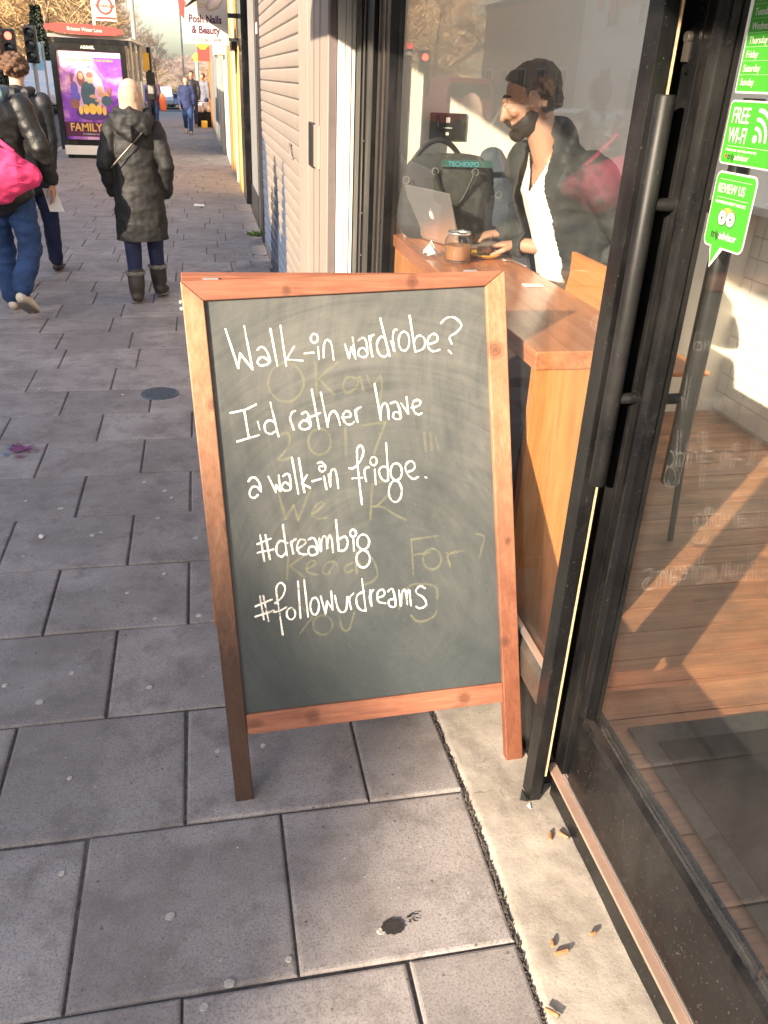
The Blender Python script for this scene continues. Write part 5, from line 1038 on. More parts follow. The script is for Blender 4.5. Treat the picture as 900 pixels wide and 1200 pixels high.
b = MB(); b.box(-.003, -.158, .47, .003, -.1505, .98) if False else None
for L_, q in zip(sp['legs'], (-1, 1)):
    an_ = V(L_['an']); kn = V(L_['kn']); t = V(L_['toe'])
    m_ = MB(); top = an_+(kn-an_).normalized()*.125
    m_.loft([top, an_+V((0, 0, .02)), an_-V((0, 0, .045))], [.066, .060, .050], 14); m_.loft([an_-V((0, .03, .05)), (an_+t)/2-V((0, 0, .02)), t+V((0, 0, .012))], [(.045, .040), (.047, .040), (.042, .030)], 14)
    bo = remesh('boot', m_, MT['boot'], .008, wm, 2, .004, 16)
    m_ = MB(); m_.lathe(top, [(.054, -.012), (.070, -.010), (.075, .004), (.069, .018), (.054, .016), (.054, -.012)], 18); remesh('fur_cuff', m_, MT['fur'], .006, bo, 1, .006, 60)
    m_ = MB(); m_.loft([an_-V((0, .035, .088)), (an_+t)/2-V((0, 0, .058)), t-V((0, -.005, .016))], [(.046, .008), (.050, .008), (.044, .008)], 14); m_.ob('sole', MT['sole'], bo, smooth=True)

# --- man with the pink bag at the left edge
sp = walkpose(1.70, .18, .0, 1, .0)
sp['arms'][1].update(sh=V((.185, 0, 1.37)), el=V((.285, -.06, 1.13)), wr=V((.315, .02, .905)), hd=V((.03, .15, -1)), pn=V((-1, .1, 0)), curl=.35, ts=-1)
sp['legs'][1] = {'hip': V((.085, 0, .86)), 'kn': V((.115, .03, .47)), 'an': V((.055, -.16, .215)), 'toe': V((.085, -.08, .055))}
sp['legs'][0] = {'hip': V((-.085, 0, .86)), 'kn': V((-.09, .14, .48)), 'an': V((-.09, .16, .09)), 'toe': V((-.10, .34, .03))}
mn = thing('person', 'man at left edge in black leather jacket with bright pink bag', 'person', (-1.335, 6.32, 0), local=True)
remesh('body', body(sp, 'skin'), MT['skin'], .0065, mn, 2)
remesh('jeans', trousers(sp, 1.08, 1.1), MT['jeans'], .009, mn, 3, .010, 9, (1, 1, 2.2))
remesh('leather_jacket', jacket(sp, .82, 1.22, .070, .08), MT['leather'], .009, mn, 3, .011, 9, (1, 1, 1.6))
b = MB(); b.loft([(-.10, .03, 1.45), (-.07, -.06, 1.43), (0, -.085, 1.42), (.07, -.06, 1.43), (.10, .03, 1.45)], [.035, .05, .055, .05, .035], 12); b.ell((0, -.06, 1.40), (.11, .06, .06)); remesh('hood', b, MT['hood_blue'], .008, mn, 3, .006, 14)
b = MB(); c = sp['head']; b.ell(c+V((0, -.018, .030)), (.080, .094, .088)); b.loft([c+V((0, -.05, .0)), c+V((0, -.052, -.06))], [(.070, .045), (.058, .035)], 14)
hr = remesh('hair', b, MT['hair_dark'], .006, mn, 2, .002, 60)
for L_, q in zip(sp['legs'], (0, 1)):
    an_ = V(L_['an']); t = V(L_['toe']); m_ = MB()
    if q:   # trailing foot: heel lifted, the sole faces back
        hl = V((.045, -.215, .175)); m_.loft([hl, hl*.5+t*.5+V((0, .02, .01)), t+V((.005, .02, .0))], [(.036, .038), (.047, .040), (.044, .030)], 14)
        o_ = remesh('shoe', m_, MT['rubber'], .006, mn, 2)
        so2 = MB(); n_ = V((0, -.75, -.66)).normalized(); so2.loft([hl+n_*.040, (hl+t)*.5+n_*.034+V((0, .01, 0)), t+n_*.030+V((.005, .02, 0))], [(.034, .006), (.046, .006), (.042, .006)], 16); so2.ob('sole', MT['sole'], o_, smooth=True)
    else:
        shoe(m_, L_); remesh('shoe', m_, MT['rubber'], .008, mn, 2)
pbg = thing('slung_bag', 'bright pink drawstring bag slung on the back of the man at left', 'bag', (-1.335, 6.15, 1.0), local=True)
b = MB(); b.loft([(-.30, 0, .02), (-.17, -.03, .03), (.0, -.045, -.02), (.14, -.03, -.035), (.235, .0, -.045)], [(.10, .05), (.155, .085), (.165, .10), (.135, .085), (.075, .05)], 22, side=(0, 0, 1))
b.ell((-.02, -.02, -.09), (.20, .085, .13)); remesh('bag_cloth', b, MT['pink'], .008, pbg, 3, .016, 8, (1, 1, 1.8))
for k in range(2):
    b = MB(); P_ = [V((-.28+.50*t, -.098-.02*math.sin(3.1*t)-k*.004, .075-.10*k-.05*t)) for t in [i/12 for i in range(13)]]; b.loft(P_, [(.003, .002)]*13, 6); b.ob('seam', MT['pink'], pbg, smooth=True)
b = MB(); b.loft([(.13, .02, .10), (.02, .03, .19), (-.12, .05, .33)], [(.016, .006)]*3, 8); b.ob('strap', MT['pink'], pbg, smooth=True)
fl_ = MB(); fl_.prism([(-1.09, 6.36, .86), (-1.005, 6.37, .855), (-.97, 6.40, .70), (-1.065, 6.385, .705)], (0, .0015, 0)); tag(fl_.ob('held_flyer', MT['paper']), 'white sheet held in the right hand of the man with the pink bag', 'paper')

# --- man in the black puffer behind him
sp = walkpose(1.67, .2, .05, -1, .0)
for A_, q in zip(sp['arms'], (-1, 1)): A_['el'].x -= q*.045; A_['wr'].x -= q*.06
t, sp = walker('man with curly brown hair in a black puffer jacket, half hidden at left', (-1.385, 7.62, 0), 0, 1.67, 'skin_light', 'puffer', 'navy', None, None, .80, .010, sp, 1.15, .066)
b = MB(); c = sp['head']
for k in range(60):
    a = rnd.uniform(0, 6.28); e = rnd.uniform(-.35, 1.4); p = c+V((math.cos(a)*math.cos(e)*.088, math.sin(a)*math.cos(e)*.100-.015, .03+math.sin(e)*.092))
    if p.y > c.y+.06 and p.z < c.z+.04: continue
    b.ell(p, (.024, .024, .020), 8, 6)
b.ell(c+V((0, -.018, .032)), (.082, .096, .088)); remesh('curly_hair', b, MT['hair_brown'], .006, t, 1, .004, 50)
b = MB(); b.loft([(-.10, .02, 1.43), (-.06, -.06, 1.41), (0, -.08, 1.40), (.06, -.06, 1.41), (.10, .02, 1.43)], [.035, .045, .05, .045, .035], 12); remesh('hood', b, MT['puffer'], .008, t, 3, .006, 14)

# --- people far down the pavement
t, sp = walker('woman in a purple coat walking this way with an orange carrier bag', (-1.42, 29.8, 0), math.pi, 1.50, 'skin_light', 'purple_cloth', 'jeans', 'fur', 'people far down the street', .70, .018, None, 1.25)
ob_ = MB(); ob_.loft([(-1.74, 29.7, .98), (-1.74, 29.7, .80), (-1.73, 29.7, .55)], [(.05, .03), (.11, .06), (.10, .06)], 12); tag(ob_.ob('carrier_bag', MT['orange_cloth'], smooth=True), 'orange carrier bag hanging from the hand of the woman in purple', 'bag')
for o_ in [bpy.data.objects['carrier_bag']]: o_.location = (.60, 0, 0)
t, sp = walker('woman in navy coat and blue jeans walking this way down the pavement', (-.36, 27.3, 0), math.pi, 1.50, 'skin_light', 'navy_cloth', 'jeans', 'hair_brown', 'people far down the street', .78, .018, None, 1.30, .07, .10)
t, sp = walker('person in grey standing by the goods outside a far shop', (.17, 33.5, 0), 2.6, 1.60, 'skin', 'grey_cloth', 'navy', 'hair_dark', 'people far down the street', .78, .02)
t, sp = walker('person in dark clothes just behind the woman in navy', (-.22, 31.0, 0), math.pi, 1.66, 'skin', 'puffer', 'navy', 'hair_dark', 'people far down the street', .78, .02)
# goods outside a far shop
gd = thing('goods_stand', 'stand of pale goods over dark crates outside a far shop', 'stall', (.12, 31.6, 0))
MB().box(-.12, 31.3, 0, .36, 31.9, .45).ob('dark_crate', MT['black_paint'], gd)
b = MB()
for k in range(16): b.ell((-.06+.11*(k % 4), 31.35+.13*(k//4), .52+.12*rnd.random()), (.09, .09, .12), 8, 6)
b.ob('pale_bundles', MT['white_paint'], gd, smooth=True)
tag(MB().box(.02, 30.6, 0, .22, 30.75, .22).ob('yellow_box', MT['yellow'], bevel=.02), 'small yellow box on the pavement by the goods stand', 'box')

# --- the man at the laptop
F = V((-.93, .36, 0)).normalized(); Lf = V((-F.y, F.x, 0))*1.0     # Lf: his left = towards the camera side
if Lf.y > 0: Lf = -Lf
Ft = V((-.93, -.30, 0)).normalized(); Lt = V((.30, -.93, 0)).normalized()      # the chest is turned a little towards the street
pel = V((1.385, 2.97, .84)); che = V((1.315, 2.975, 1.17)); nkb = V((1.215, 2.995, 1.402)); hc = V((1.122, 3.0, 1.562))
sp = {'side': tuple(Lt), 'torso': [(pel, (.165, .12)), (pel*.6+che*.4, (.15, .115)), (che, (.165, .125)), (che*.35+nkb*.65, (.175, .115)), (nkb*.9+che*.1-V((0, 0, .0)), (.12, .075)), (nkb+V((0, 0, .01)), (.062, .06))],
      'head': hc, 'face': (F.x, F.y, -.42), 'arms': [], 'legs': []}
shL = nkb+Lt*.180+V((.03, 0, -.055)); shR = nkb-Lt*.180+V((.03, 0, -.055))
kc = (HF+HN)/2+lf_*.13
elL = V((1.50, 2.74, 1.085)); wrL = V((1.165, 3.06, 1.072)); elR = V((1.42, 3.30, 1.08)); wrR = V((1.21, 3.38, 1.066))
sp['arms'] = [{'sh': shL, 'el': elL, 'wr': wrL, 'hd': (V((.985, 3.28, 1.045))-wrL), 'pn': (0, 0, -1), 'curl': .32, 'ts': 1}, {'sh': shR, 'el': elR, 'wr': wrR, 'hd': (V((1.04, 3.40, 1.045))-wrR), 'pn': (0, 0, -1), 'curl': .32, 'ts': -1}]
for q, sd2 in ((1, Lf), (-1, -Lf)):
    hp = pel+sd2*.09-V((0, 0, .02)); kn = hp+F*.40+sd2*.05-V((0, 0, .04)); an_ = kn+F*(-.05)-V((0, 0, .42)); sp['legs'].append({'hip': hp, 'kn': kn, 'an': an_, 'toe': an_+F*.16-V((0, 0, .05))})
sm2 = thing('person', 'bearded man in dark jacket and white shirt typing on a laptop inside the cafe', 'person', (1.38, 2.98, .08))
remesh('body', body(sp, 'skin'), MT['skin'], .0048, sm2, 2)
face_f = V(sp['face']).normalized(); up_h = (V((0, 0, 1))-face_f*face_f.z).normalized(); rr_ = face_f.cross(up_h)
HP = lambda x, y, z: hc+rr_*x+face_f*y+up_h*z
rotH = Matrix((rr_, face_f, up_h)).transposed()
# hair: thick on top, close at the sides
b = MB(); b.ell(HP(0, -.022, .038), (.079, .093, .084), 20, 14, rotH); b.ell(HP(0, .022, .080), (.058, .050, .034), 16, 10, rotH); b.ell(HP(0, -.055, -.01), (.068, .050, .062), 16, 10, rotH)
for q in (-1, 1): b.ell(HP(q*.066, .012, .022), (.014, .022, .042), 10, 8, rotH)
hr2 = remesh('hair', b, MT['hair_dark'], .0045, sm2, 1, .004, 40)
bm = bmesh.new(); bm.from_mesh(hr2.data)
def hcut(co):
    d = co-hc; y_, z_, x_ = d.dot(face_f), d.dot(up_h), abs(d.dot(rr_))
    return (y_ > -.022 and z_ < .022+(y_+.022)*.75 and not (x_ > .05 and -.012 < y_ < .012 and z_ > -.03)) or z_ < -.055
bmesh.ops.delete(bm, geom=[v for v in bm.verts if hcut(v.co)], context='VERTS'); bm.to_mesh(hr2.data); bm.free()
b = MB()
b.ell(HP(0, .037, -.058), (.0565, .056, .047), 18, 12, rotH); b.ell(HP(0, .076, -.082), (.034, .028, .027), 16, 10, rotH); b.ell(HP(0, .02, -.04), (.067, .045, .040), 16, 10, rotH)
b.loft([HP(-.032, .084, -.058), HP(-.018, .098, -.036), HP(0, .103, -.033), HP(.018, .098, -.036), HP(.032, .084, -.058)], [.008, .009, .0085, .009, .008], 10)
brd = remesh('beard', b, MT['beard'], .0045, sm2, 3, .0025, 60)
bm = bmesh.new(); bm.from_mesh(brd.data)
def bcut(co):
    d = co-hc; y_, z_, x_ = d.dot(face_f), d.dot(up_h), abs(d.dot(rr_))
    if y_ > .088 and -.050 > z_ > -.060 and x_ < .016: return True          # mouth
    return z_ > -.030-.35*max(0, y_-.03)+(.05 if (y_ < .03) else 0) and not (y_ > .085 and x_ < .04)
bmesh.ops.delete(bm, geom=[v for v in bm.verts if bcut(v.co)], context='VERTS'); bm.to_mesh(brd.data); bm.free()
for q in (-1, 1):
    m_ = MB(); m_.loft([HP(q*.012, .086, .040), HP(q*.032, .081, .046), HP(q*.052, .064, .038)], [(.006, .003), (.007, .004), (.004, .003)], 8); m_.ob('eyebrow', MT['hair_dark'], sm2, smooth=True)
    m_ = MB(); m_.ell(HP(q*.031, .081, .014), (.012, .010, .010), 12, 8, rotH); m_.ob('eye', MT['white_vinyl'], sm2, smooth=True)
    m_ = MB(); m_.ell(HP(q*.031, .084, .019), (.0155, .010, .0095), 12, 8, rotH); m_.ob('eyelid', MT['skin'], sm2, smooth=True)
# white v-neck shirt
b = MB(); b.loft([p for p, r_ in sp['torso'][:5]], [(r_[0]*1.03, r_[1]*1.07) for p, r_ in sp['torso'][:5]], 22, side=tuple(Lt))
shirt = remesh('shirt', b, MT['shirt'], .006, sm2, 3, .006, 14, (1, 1, .5))
bm = bmesh.new(); bm.from_mesh(shirt.data)
def vcut(co):
    d = co-nkb; f_ = d.dot(Ft); l_ = abs(d.dot(Lt)); z_ = co.z
    return f_ > -.02 and z_ > nkb.z-.13 and l_ < (z_-(nkb.z-.13))*.55
bmesh.ops.delete(bm, geom=[v for v in bm.verts if vcut(v.co) or v.co.z > nkb.z-.005], context='VERTS'); bm.to_mesh(shirt.data); bm.free()
# open jacket
b = MB(); T_ = sp['torso']
b.loft([pel-V((0, 0, .12))]+[p for p, r_ in T_[:5]]+[nkb+V((.012, 0, .03))], [(.19, .15)]+[(r_[0]*1.15+.008, r_[1]*1.18+.012) for p, r_ in T_[:5]]+[(.078, .078)], 24, side=tuple(Lt))
for A_ in sp['arms']: b.loft([A_['sh'], V(A_['sh'])*.5+V(A_['el'])*.5, A_['el'], V(A_['el'])*.5+V(A_['wr'])*.5, A_['wr']], [.076, .068, .064, .055, .042], 16)
jk = remesh('jacket', b, MT['jacket_green'], .0065, sm2, 3, .012, 9, (1, 1, 1.6))
bm = bmesh.new(); bm.from_mesh(jk.data)
def jcut(co):
    if co.z < .98 or co.z > nkb.z+.06: return False
    ax = pel+(nkb-pel)*((co.z-pel.z)/(nkb.z-pel.z)); d = co-ax; f_ = d.dot(Ft); l_ = d.dot(Lt)
    if f_ < .03: return False
    return -.095 < l_ < .105-.04*max(0, co.z-1.2)/.2
bmesh.ops.delete(bm, geom=[v for v in bm.verts if jcut(v.co)], context='VERTS'); bm.to_mesh(jk.data); bm.free()
q_ = jk.modifiers.new('thick', 'SOLIDIFY'); q_.thickness = .006; q_.offset = 1
remesh('trousers', (lambda m_: [m_.loft([L_['hip'], L_['kn'], L_['an']], [.105, .075, .055], 14) for L_ in sp['legs']] and m_)(MB()), MT['jeans'], .010, sm2, 3, .006)
for L_ in sp['legs']: m_ = MB(); shoe(m_, L_); remesh('shoe', m_, MT['black_plastic'], .010, sm2, 2)
# ------------------------------------------------------------ shops further along
def strip(name, label, cat, x, y0, y1, z1, mat, parts=()):
    t = thing(name, label, cat, (x+.15, (y0+y1)/2, 0)); MB().box(x, y0, 0, x+.3, y1, z1).ob('panel', MT[mat], t, bevel=.004)
    for nm, a, m2 in parts: MB().box(*a).ob(nm, MT[m2], t)
    return t
strip('dark_doorway', 'tall dark blue grey door panel just beyond the roller shutter', 'door', .615, 9.28, 10.3, 3, 'puffer', [('panel_trim', (.600, 9.9, 0, .612, 9.95, 3), 'gray_metal'), ('round_badge', (.606, 9.7, 1.98, .6125, 9.86, 2.08), 'white_paint')])
strip('pale_pilaster', 'narrow pale grey pilaster between the dark door and the black pillar', 'pilaster', .62, 10.35, 11.6, 3, 'grey_shop', [('skirting', (.606, 10.35, 0, .619, 11.6, .35), 'grille')])
strip('black_pillar', 'tall black pillar standing proud of the shop fronts', 'pillar', .575, 12.4, 13.3, 3.3, 'black_gloss')
strip('yellow_shopfront', 'sunlit yellow panelled shop front behind the black pillar', 'shop front', .575, 13.6, 16.9, 3.1, 'yellow_paint', [('frame_post', (.555, 15.0, 0, .574, 15.12, 3.1), 'white_paint'), ('frame_post', (.555, 14.1, 0, .574, 14.2, 3.1), 'orange_brown'), ('bracket', (.50, 13.8, 1.92, .574, 14.6, 2.04), 'grille')])
strip('brown_doorframe', 'orange brown door frame next to the yellow shop front', 'door frame', .545, 17.0, 17.9, 3.0, 'orange_brown')
strip('cream_shopfront', 'cream shop front beyond the brown door frame', 'shop front', .54, 18.0, 20.4, 3.0, 'cream', [('signboard', (.36, 18.6, 1.95, .538, 20.0, 2.25), 'cream')])
strip('grey_shopfront', 'pale grey shuttered shop front with lettered window', 'shop front', .455, 20.6, 24.5, 2.8, 'shelter_grey', [('window_bars', (.44, 21.5+0, .3, .454, 21.6, 1.9), 'white_paint'), ('shutter_box', (.40, 20.8, 2.0, .454, 24.0, 2.3), 'white_paint')])
strip('white_shopfront', 'narrow white shop front far along the row', 'shop front', .42, 24.8, 29.8, 2.9, 'grey_shop')
strip('red_shopfront', 'far red framed shop front with red projecting sign', 'shop front', .40, 30.2, 36, 2.8, 'orange_brown', [('projecting_sign', (.02, 30.25, 1.95, .398, 30.35, 2.35), 'red_fascia')])
ys2 = thing('yellow_sign', 'small yellow diamond sign hanging over the far shops', 'sign', (.1, 27, 2.4)); MB().prism([(-.02, 27, 2.35), (.10, 27, 2.2), (.24, 27, 2.2), (.36, 27, 2.35), (.36, 27, 2.5), (-.02, 27, 2.5)], (0, .05, 0)).ob('panel', MT['yellow'], ys2)
MB().cyl((.36, 27.02, 2.45), (.5, 27.02, 2.45), .015, 8).ob('bracket', MT['grille'], ys2)
bld = thing('shop_terrace', 'brick upper storeys over the far row of shops', 'building', (3, 20, 0))
MB().box(.9, 9.3, 0, 9, 36, 6.6).ob('wall', MT['brick_yellow'], bld)
# Posh Nails & Beauty sign
ps_ = thing('projecting_sign', 'white hanging sign reading Posh Nails & Beauty', 'sign', (.2, 13.7, 1.95))
SX0, SX1, SY = -.171, .452, 13.5
MB().box(SX0, SY, 1.965, SX1, SY+.05, 2.52).ob('board', MT['white_paint'], ps_, bevel=.004)
for s_, z_, w_, a_ in (('Posh Nails', 2.225, .132, 'CENTER'), ('& Beauty', 2.095, .132, 'CENTER')):
    text(s_, w_, ((SX0+SX1)/2, SY-.002, z_), (1, 0, 0), (0, 0, 1), MT['maroon'], ps_, align=a_, bold=.0042, sx=.80)
text('Tel: 020 8671 8998', .068, ((SX0+SX1)/2, SY-.002, 1.995), (1, 0, 0), (0, 0, 1), MT['maroon'], ps_, align='CENTER', sx=.80)
text('Posh', .12, (.10, SY-.002, 2.40), (1, 0, 0), (0, 0, 1), plain('gold_sign', (.6, .48, .2), .5), ps_, align='CENTER', shear=.3)
MB().box(.452, SY+.01, 2.30, .60, SY+.04, 2.36).ob('bracket', MT['grille'], ps_); MB().box(.452, SY+.01, 2.02, .60, SY+.04, 2.06).ob('bracket', MT['grille'], ps_)
la = thing('wall_lantern', 'small white spotlight fixed above the nail salon sign', 'lamp', (.3, 12.2, 2.3)); b = MB(); b.loft([(.20, 12.6, 2.36), (.27, 12.6, 2.40), (.34, 12.6, 2.46)], [.05, .065, .04], 12); b.ob('shade', MT['white_paint'], la, smooth=True); MB().cyl((.33, 12.6, 2.45), (.58, 12.6, 2.62), .014, 8).ob('arm', MT['grille'], la)
ra = thing('red_awning', 'folded red awning with a pale strut over the nail salon', 'awning', (.3, 11.4, 2.3))
b = MB()
b.prism([(-.185, 11.3, 2.42), (-.06, 11.3, 2.66), (-.04, 11.3, 2.9), (-.20, 11.3, 2.9)], (0, 2.0, 0)); b.prism([(-.185, 11.28, 2.42), (-.165, 11.28, 2.20), (-.115, 11.28, 2.14), (-.10, 11.28, 2.34), (-.06, 11.28, 2.66)], (0, .06, 0))
b.ob('canvas', MT['red_fascia'], ra); MB().cyl((-.10, 11.35, 2.28), (.34, 11.35, 2.55), .016, 8).ob('strut', MT['grille'], ra); MB().cyl((-.14, 11.31, 2.26), (.10, 11.31, 2.48), .02, 8).ob('strut', MT['white_paint'], ra)

# ------------------------------------------------------------ bus shelter
bs = thing('bus_shelter', 'bus shelter with a purple film poster and red name board', 'bus shelter', (-2.05, 20.5, 0))
X0, X1, Y0 = -2.72, -1.34, 18.68
MB().box(X0, Y0, .16, X0+.10, Y0+.16, 2.02).ob('poster_frame', MT['black_gloss'], bs); MB().box(X1-.10, Y0, .16, X1, Y0+.16, 2.02).ob('poster_frame', MT['black_gloss'], bs)
MB().box(X0+.10, Y0, 1.90, X1-.10, Y0+.16, 2.02).ob('poster_frame', MT['black_gloss'], bs); MB().box(X0+.10, Y0, .24, X1-.10, Y0+.16, .34).ob('poster_frame', MT['black_gloss'], bs)
MB().box(X0+.1, Y0+.06, .34, X1-.1, Y0+.12, 1.90).ob('light_box', MT['black_plastic'], bs)
MB().box(X0+.06, Y0-.005, .07, X1-.06, Y0+.14, .238).ob('base_panel', MT['white_paint'], bs); MB().box(X0+.1, Y0+.02, 0, X1-.1, Y0+.12, .068).ob('foot', MT['black_paint'], bs)
m, n, b_ = newmat('poster_print'); c = coords(n, 'pos'); nn_ = noisen(n, c, 2.2, 4, .55, 1.0)
n.links.new(ramp(n, nn_, [(.25, (.10, .03, .30)), (.45, (.28, .09, .55)), (.56, (.62, .28, .60)), (.66, (.92, .62, .72)), (.8, (.95, .75, .60))]), b_.inputs['Base Color']); b_.inputs['Roughness'].default_value = .12
po = MB().box(X0+.105, Y0+.045, .345, X1-.105, Y0+.055, 1.895).ob('poster', m, bs)
MB().box(X0+.11, Y0+.040, 1.79, X1-.11, Y0+.0445, 1.875).ob('poster_band', MT['white_paint'], po)
text('ADSHEL', .07, ((X0+X1)/2, Y0-.002, 1.93), (1, 0, 0), (0, 0, 1), MT['cream'], bs, align='CENTER', bold=.002)
text('THE FINEST COMEDY ON OUR SCREENS', .052, ((X0+X1)/2, Y0+.038, 1.72), (1, 0, 0), (0, 0, 1), MT['gold_text'], po, align='CENTER', sx=.92, bold=.001)
text('FAMILY S', .20, (X0+.20, Y0+.038, .50), (1, 0, 0), (0, 0, 1), MT['gold_text'], po, bold=.004, sx=.92)
MB().box(X0+.108, Y0+.041, .40, X1-.108, Y0+.044, .66).ob('poster_band', MT['maroon'], po)
text('IN CINEMAS NOW', .045, (X0+.42, Y0+.038, .43), (1, 0, 0), (0, 0, 1), MT['white_vinyl'], po)
text('SUPER NIGHT IN', .06, ((X0+X1)/2, Y0+.038, .70), (1, 0, 0), (0, 0, 1), MT['orange_cloth'], po, align='CENTER', sx=.8) if False else None
# plain figures of the artwork
fig_m = [plain('art_teal', (.07, .13, .16), .4), plain('art_skin', (.66, .38, .22), .4), plain('art_brown', (.30, .12, .10), .4), plain('art_blue', (.14, .12, .55), .4), plain('art_glow', (.95, .78, .80), .4), plain('art_gold', (.88, .55, .10), .4), plain('art_dark', (.10, .04, .20), .4), plain('art_haze', (.72, .42, .68), .4)]
def art(parts):
    m_ = MB(); art.n += 1
    for k, (cx, cz, rx, rz, mi) in enumerate(parts):
        m_.cur = mi; disc(m_, (X0+cx, Y0+.0400-.0001*(k % 14)-.0016*art.n, cz), rx, rz, 12, V((1, 0, 0)), V((0, 0, 1)))
    me = m_.ob('artwork_figure', fig_m, po, fix=False)
art.n = 0
art([(.62, 1.22, .30, .40, 7), (.50, 1.45, .11, .17, 7)])
art([(.50, 1.42, .075, .14, 2), (.50, 1.46, .045, .06, 1), (.36, 1.25, .07, .12, 3), (.33, 1.40, .02, .14, 2), (.37, 1.10, .09, .11, 3), (.34, .98, .09, .09, 2)])
art([(.62, 1.15, .15, .24, 0), (.66, 1.43, .065, .09, 1), (.665, 1.49, .065, .05, 2), (.64, 1.02, .15, .12, 0), (.73, 1.12, .11, .035, 1), (.80, 1.05, .08, .03, 1)])
art([(.82, 1.18, .09, .13, 7), (.84, 1.25, .05, .06, 1), (.90, 1.15, .11, .05, 1), (.94, 1.05, .10, .09, 0), (1.0, 1.22, .04, .08, 2)])
art([(.66, .82, .32, .13, 6), (.66, .90, .075, .10, 5), (.54, .89, .055, .09, 5), (.78, .89, .055, .09, 5), (.44, .87, .04, .08, 5), (.88, .87, .04, .08, 5), (.66, .74, .16, .045, 6)])
# roof, name board, posts and side glass
b = MB(); b.box(X0-.02, Y0+.05, 2.10, X1+.12, Y0+4.2, 2.16); b.ob('roof', MT['shelter_grey'], bs); b = MB(); b.box(X0+.1, Y0-.02, 2.02, X1+.08, Y0+.3, 2.10); b.ob('roof_beam', MT['black_paint'], bs)
fb = MB(); pts = []
for k in range(25):
    a = math.pi*k/24; pts.append((-.72*math.cos(a), .02+.085*math.sin(a)**.7))
for k in range(1, 24):
    a = math.pi*k/24; pts.append((.72*math.cos(a), .02-.085*math.sin(a)**.7))
fb.prism([(X0+.66+p[0]*.98, Y0-.06, 2.225+p[1]-p[0]*.02) for p in pts], (0, .05, 0)); fb.ob('name_board', MT['red_fascia'], bs)
text('Brixton Water Lane', .085, (X0+.68, Y0-.063, 2.215), (1, 0, -.02), (0, 0, 1), MT['white_vinyl'], bs, align='CENTER', bold=.001, sx=.9)
for yy in (Y0+1.0, Y0+2.4, Y0+4.0): MB().cyl((X1+.02, yy, 0), (X1+.02, yy, 2.1), .04, 10).ob('post', MT['shelter_grey'], bs)
for k in range(3): MB().box(X1+.0, Y0+.25+k*1.3, .25, X1+.02, Y0+1.45+k*1.3-.2, 1.98).ob('side_pane', MT['clear'], bs)
MB().box(X0, Y0+.2, .25, X0+.02, Y0+4.0, 1.98).ob('side_pane', MT['clear'], bs)
MB().box(X1-.02, Y0+1.6, .6, X1-.005, Y0+2.3, 1.6).ob('route_map', plain('route_map', (.75, .42, .30), .5), bs)
# bus stop flag
bf = thing('bus_stop_flag', 'white bus stop flag with a red roundel on a pole above the shelter', 'sign', (-1.98, 20.0, 0))
MB().cyl((-1.985, 20, 0), (-1.985, 20, 3.2), .03, 10).ob('pole', MT['white_paint'], bf); MB().box(-1.95, 19.98, 2.46, -1.55, 20.02, 3.2).ob('flag', MT['white_paint'], bf)
b = MB(); ribbon(b, [V((-1.75+.135*math.cos(2*math.pi*k/28), 19.975, 2.72+.135*math.sin(2*math.pi*k/28))) for k in range(29)], .045, (0, -1, 0)); b.ob('roundel', MT['red_fascia'], bf, fix=False)
MB().box(-1.93, 19.970, 2.695, -1.57, 19.974, 2.745).ob('roundel_bar', MT['red_fascia'], bf); MB().box(-1.94, 19.972, 2.49, -1.56, 19.976, 2.53).ob('stop_name_strip', MT['red_fascia'], bf)
text('BUS STOP', .05, (-1.75, 19.968, 2.703), (1, 0, 0), (0, 0, 1), MT['white_vinyl'], bf, align='CENTER')
# traffic lights
def tlight(x, y, z, label, lit):
    t = thing('traffic_light', label, 'traffic light', (x, y, 0), 'traffic lights beyond the bus shelter')
    MB().cyl((x, y+.15, 0), (x, y+.15, z+.3), .05, 10).ob('pole', MT['shelter_grey'], t); MB().box(x-.15, y, z-.42, x+.15, y+.2, z+.42).ob('signal_head', MT['black_plastic'], t, bevel=.04)
    for k in range(3):
        m_ = MB(); m_.lathe((x, y-.004, z+.26-.26*k), [(0, -.01), (.085, 0), (.09, .01)], 16, 'y'); m_.ob('lens', MT['red_light'] if (lit and k == 0) else MT['dark_glass'], t)
        if not (lit and k == 0):
            m_ = MB(); m_.lathe((x, y, z+.26-.26*k), [(.105, -.12), (.105, 0), (.098, 0), (.098, -.12)], 14, 'y'); m_.ob('hood', MT['black_plastic'], t)
tlight(-4.58, 25, 1.98, 'traffic light showing red at the far left', True)
tlight(-4.10, 25.2, 2.08, 'unlit dark traffic light seen side on, left of the blue banner', False)
bb = thing('blue_banner', 'light blue banner sign on a post beside the traffic lights', 'sign', (-4.28, 27, 0)); MB().cyl((-4.10, 27, 0), (-4.10, 27, 2.2), .03, 8).ob('post', MT['shelter_grey'], bb)
MB().box(-4.46, 26.96, 1.50, -4.14, 27.0, 2.18).ob('panel', plain('light_blue_panel', (.25, .52, .75), .5), bb); MB().box(-4.42, 26.95, 1.74, -4.18, 26.958, 1.94).ob('white_print', MT['white_vinyl'], bb)
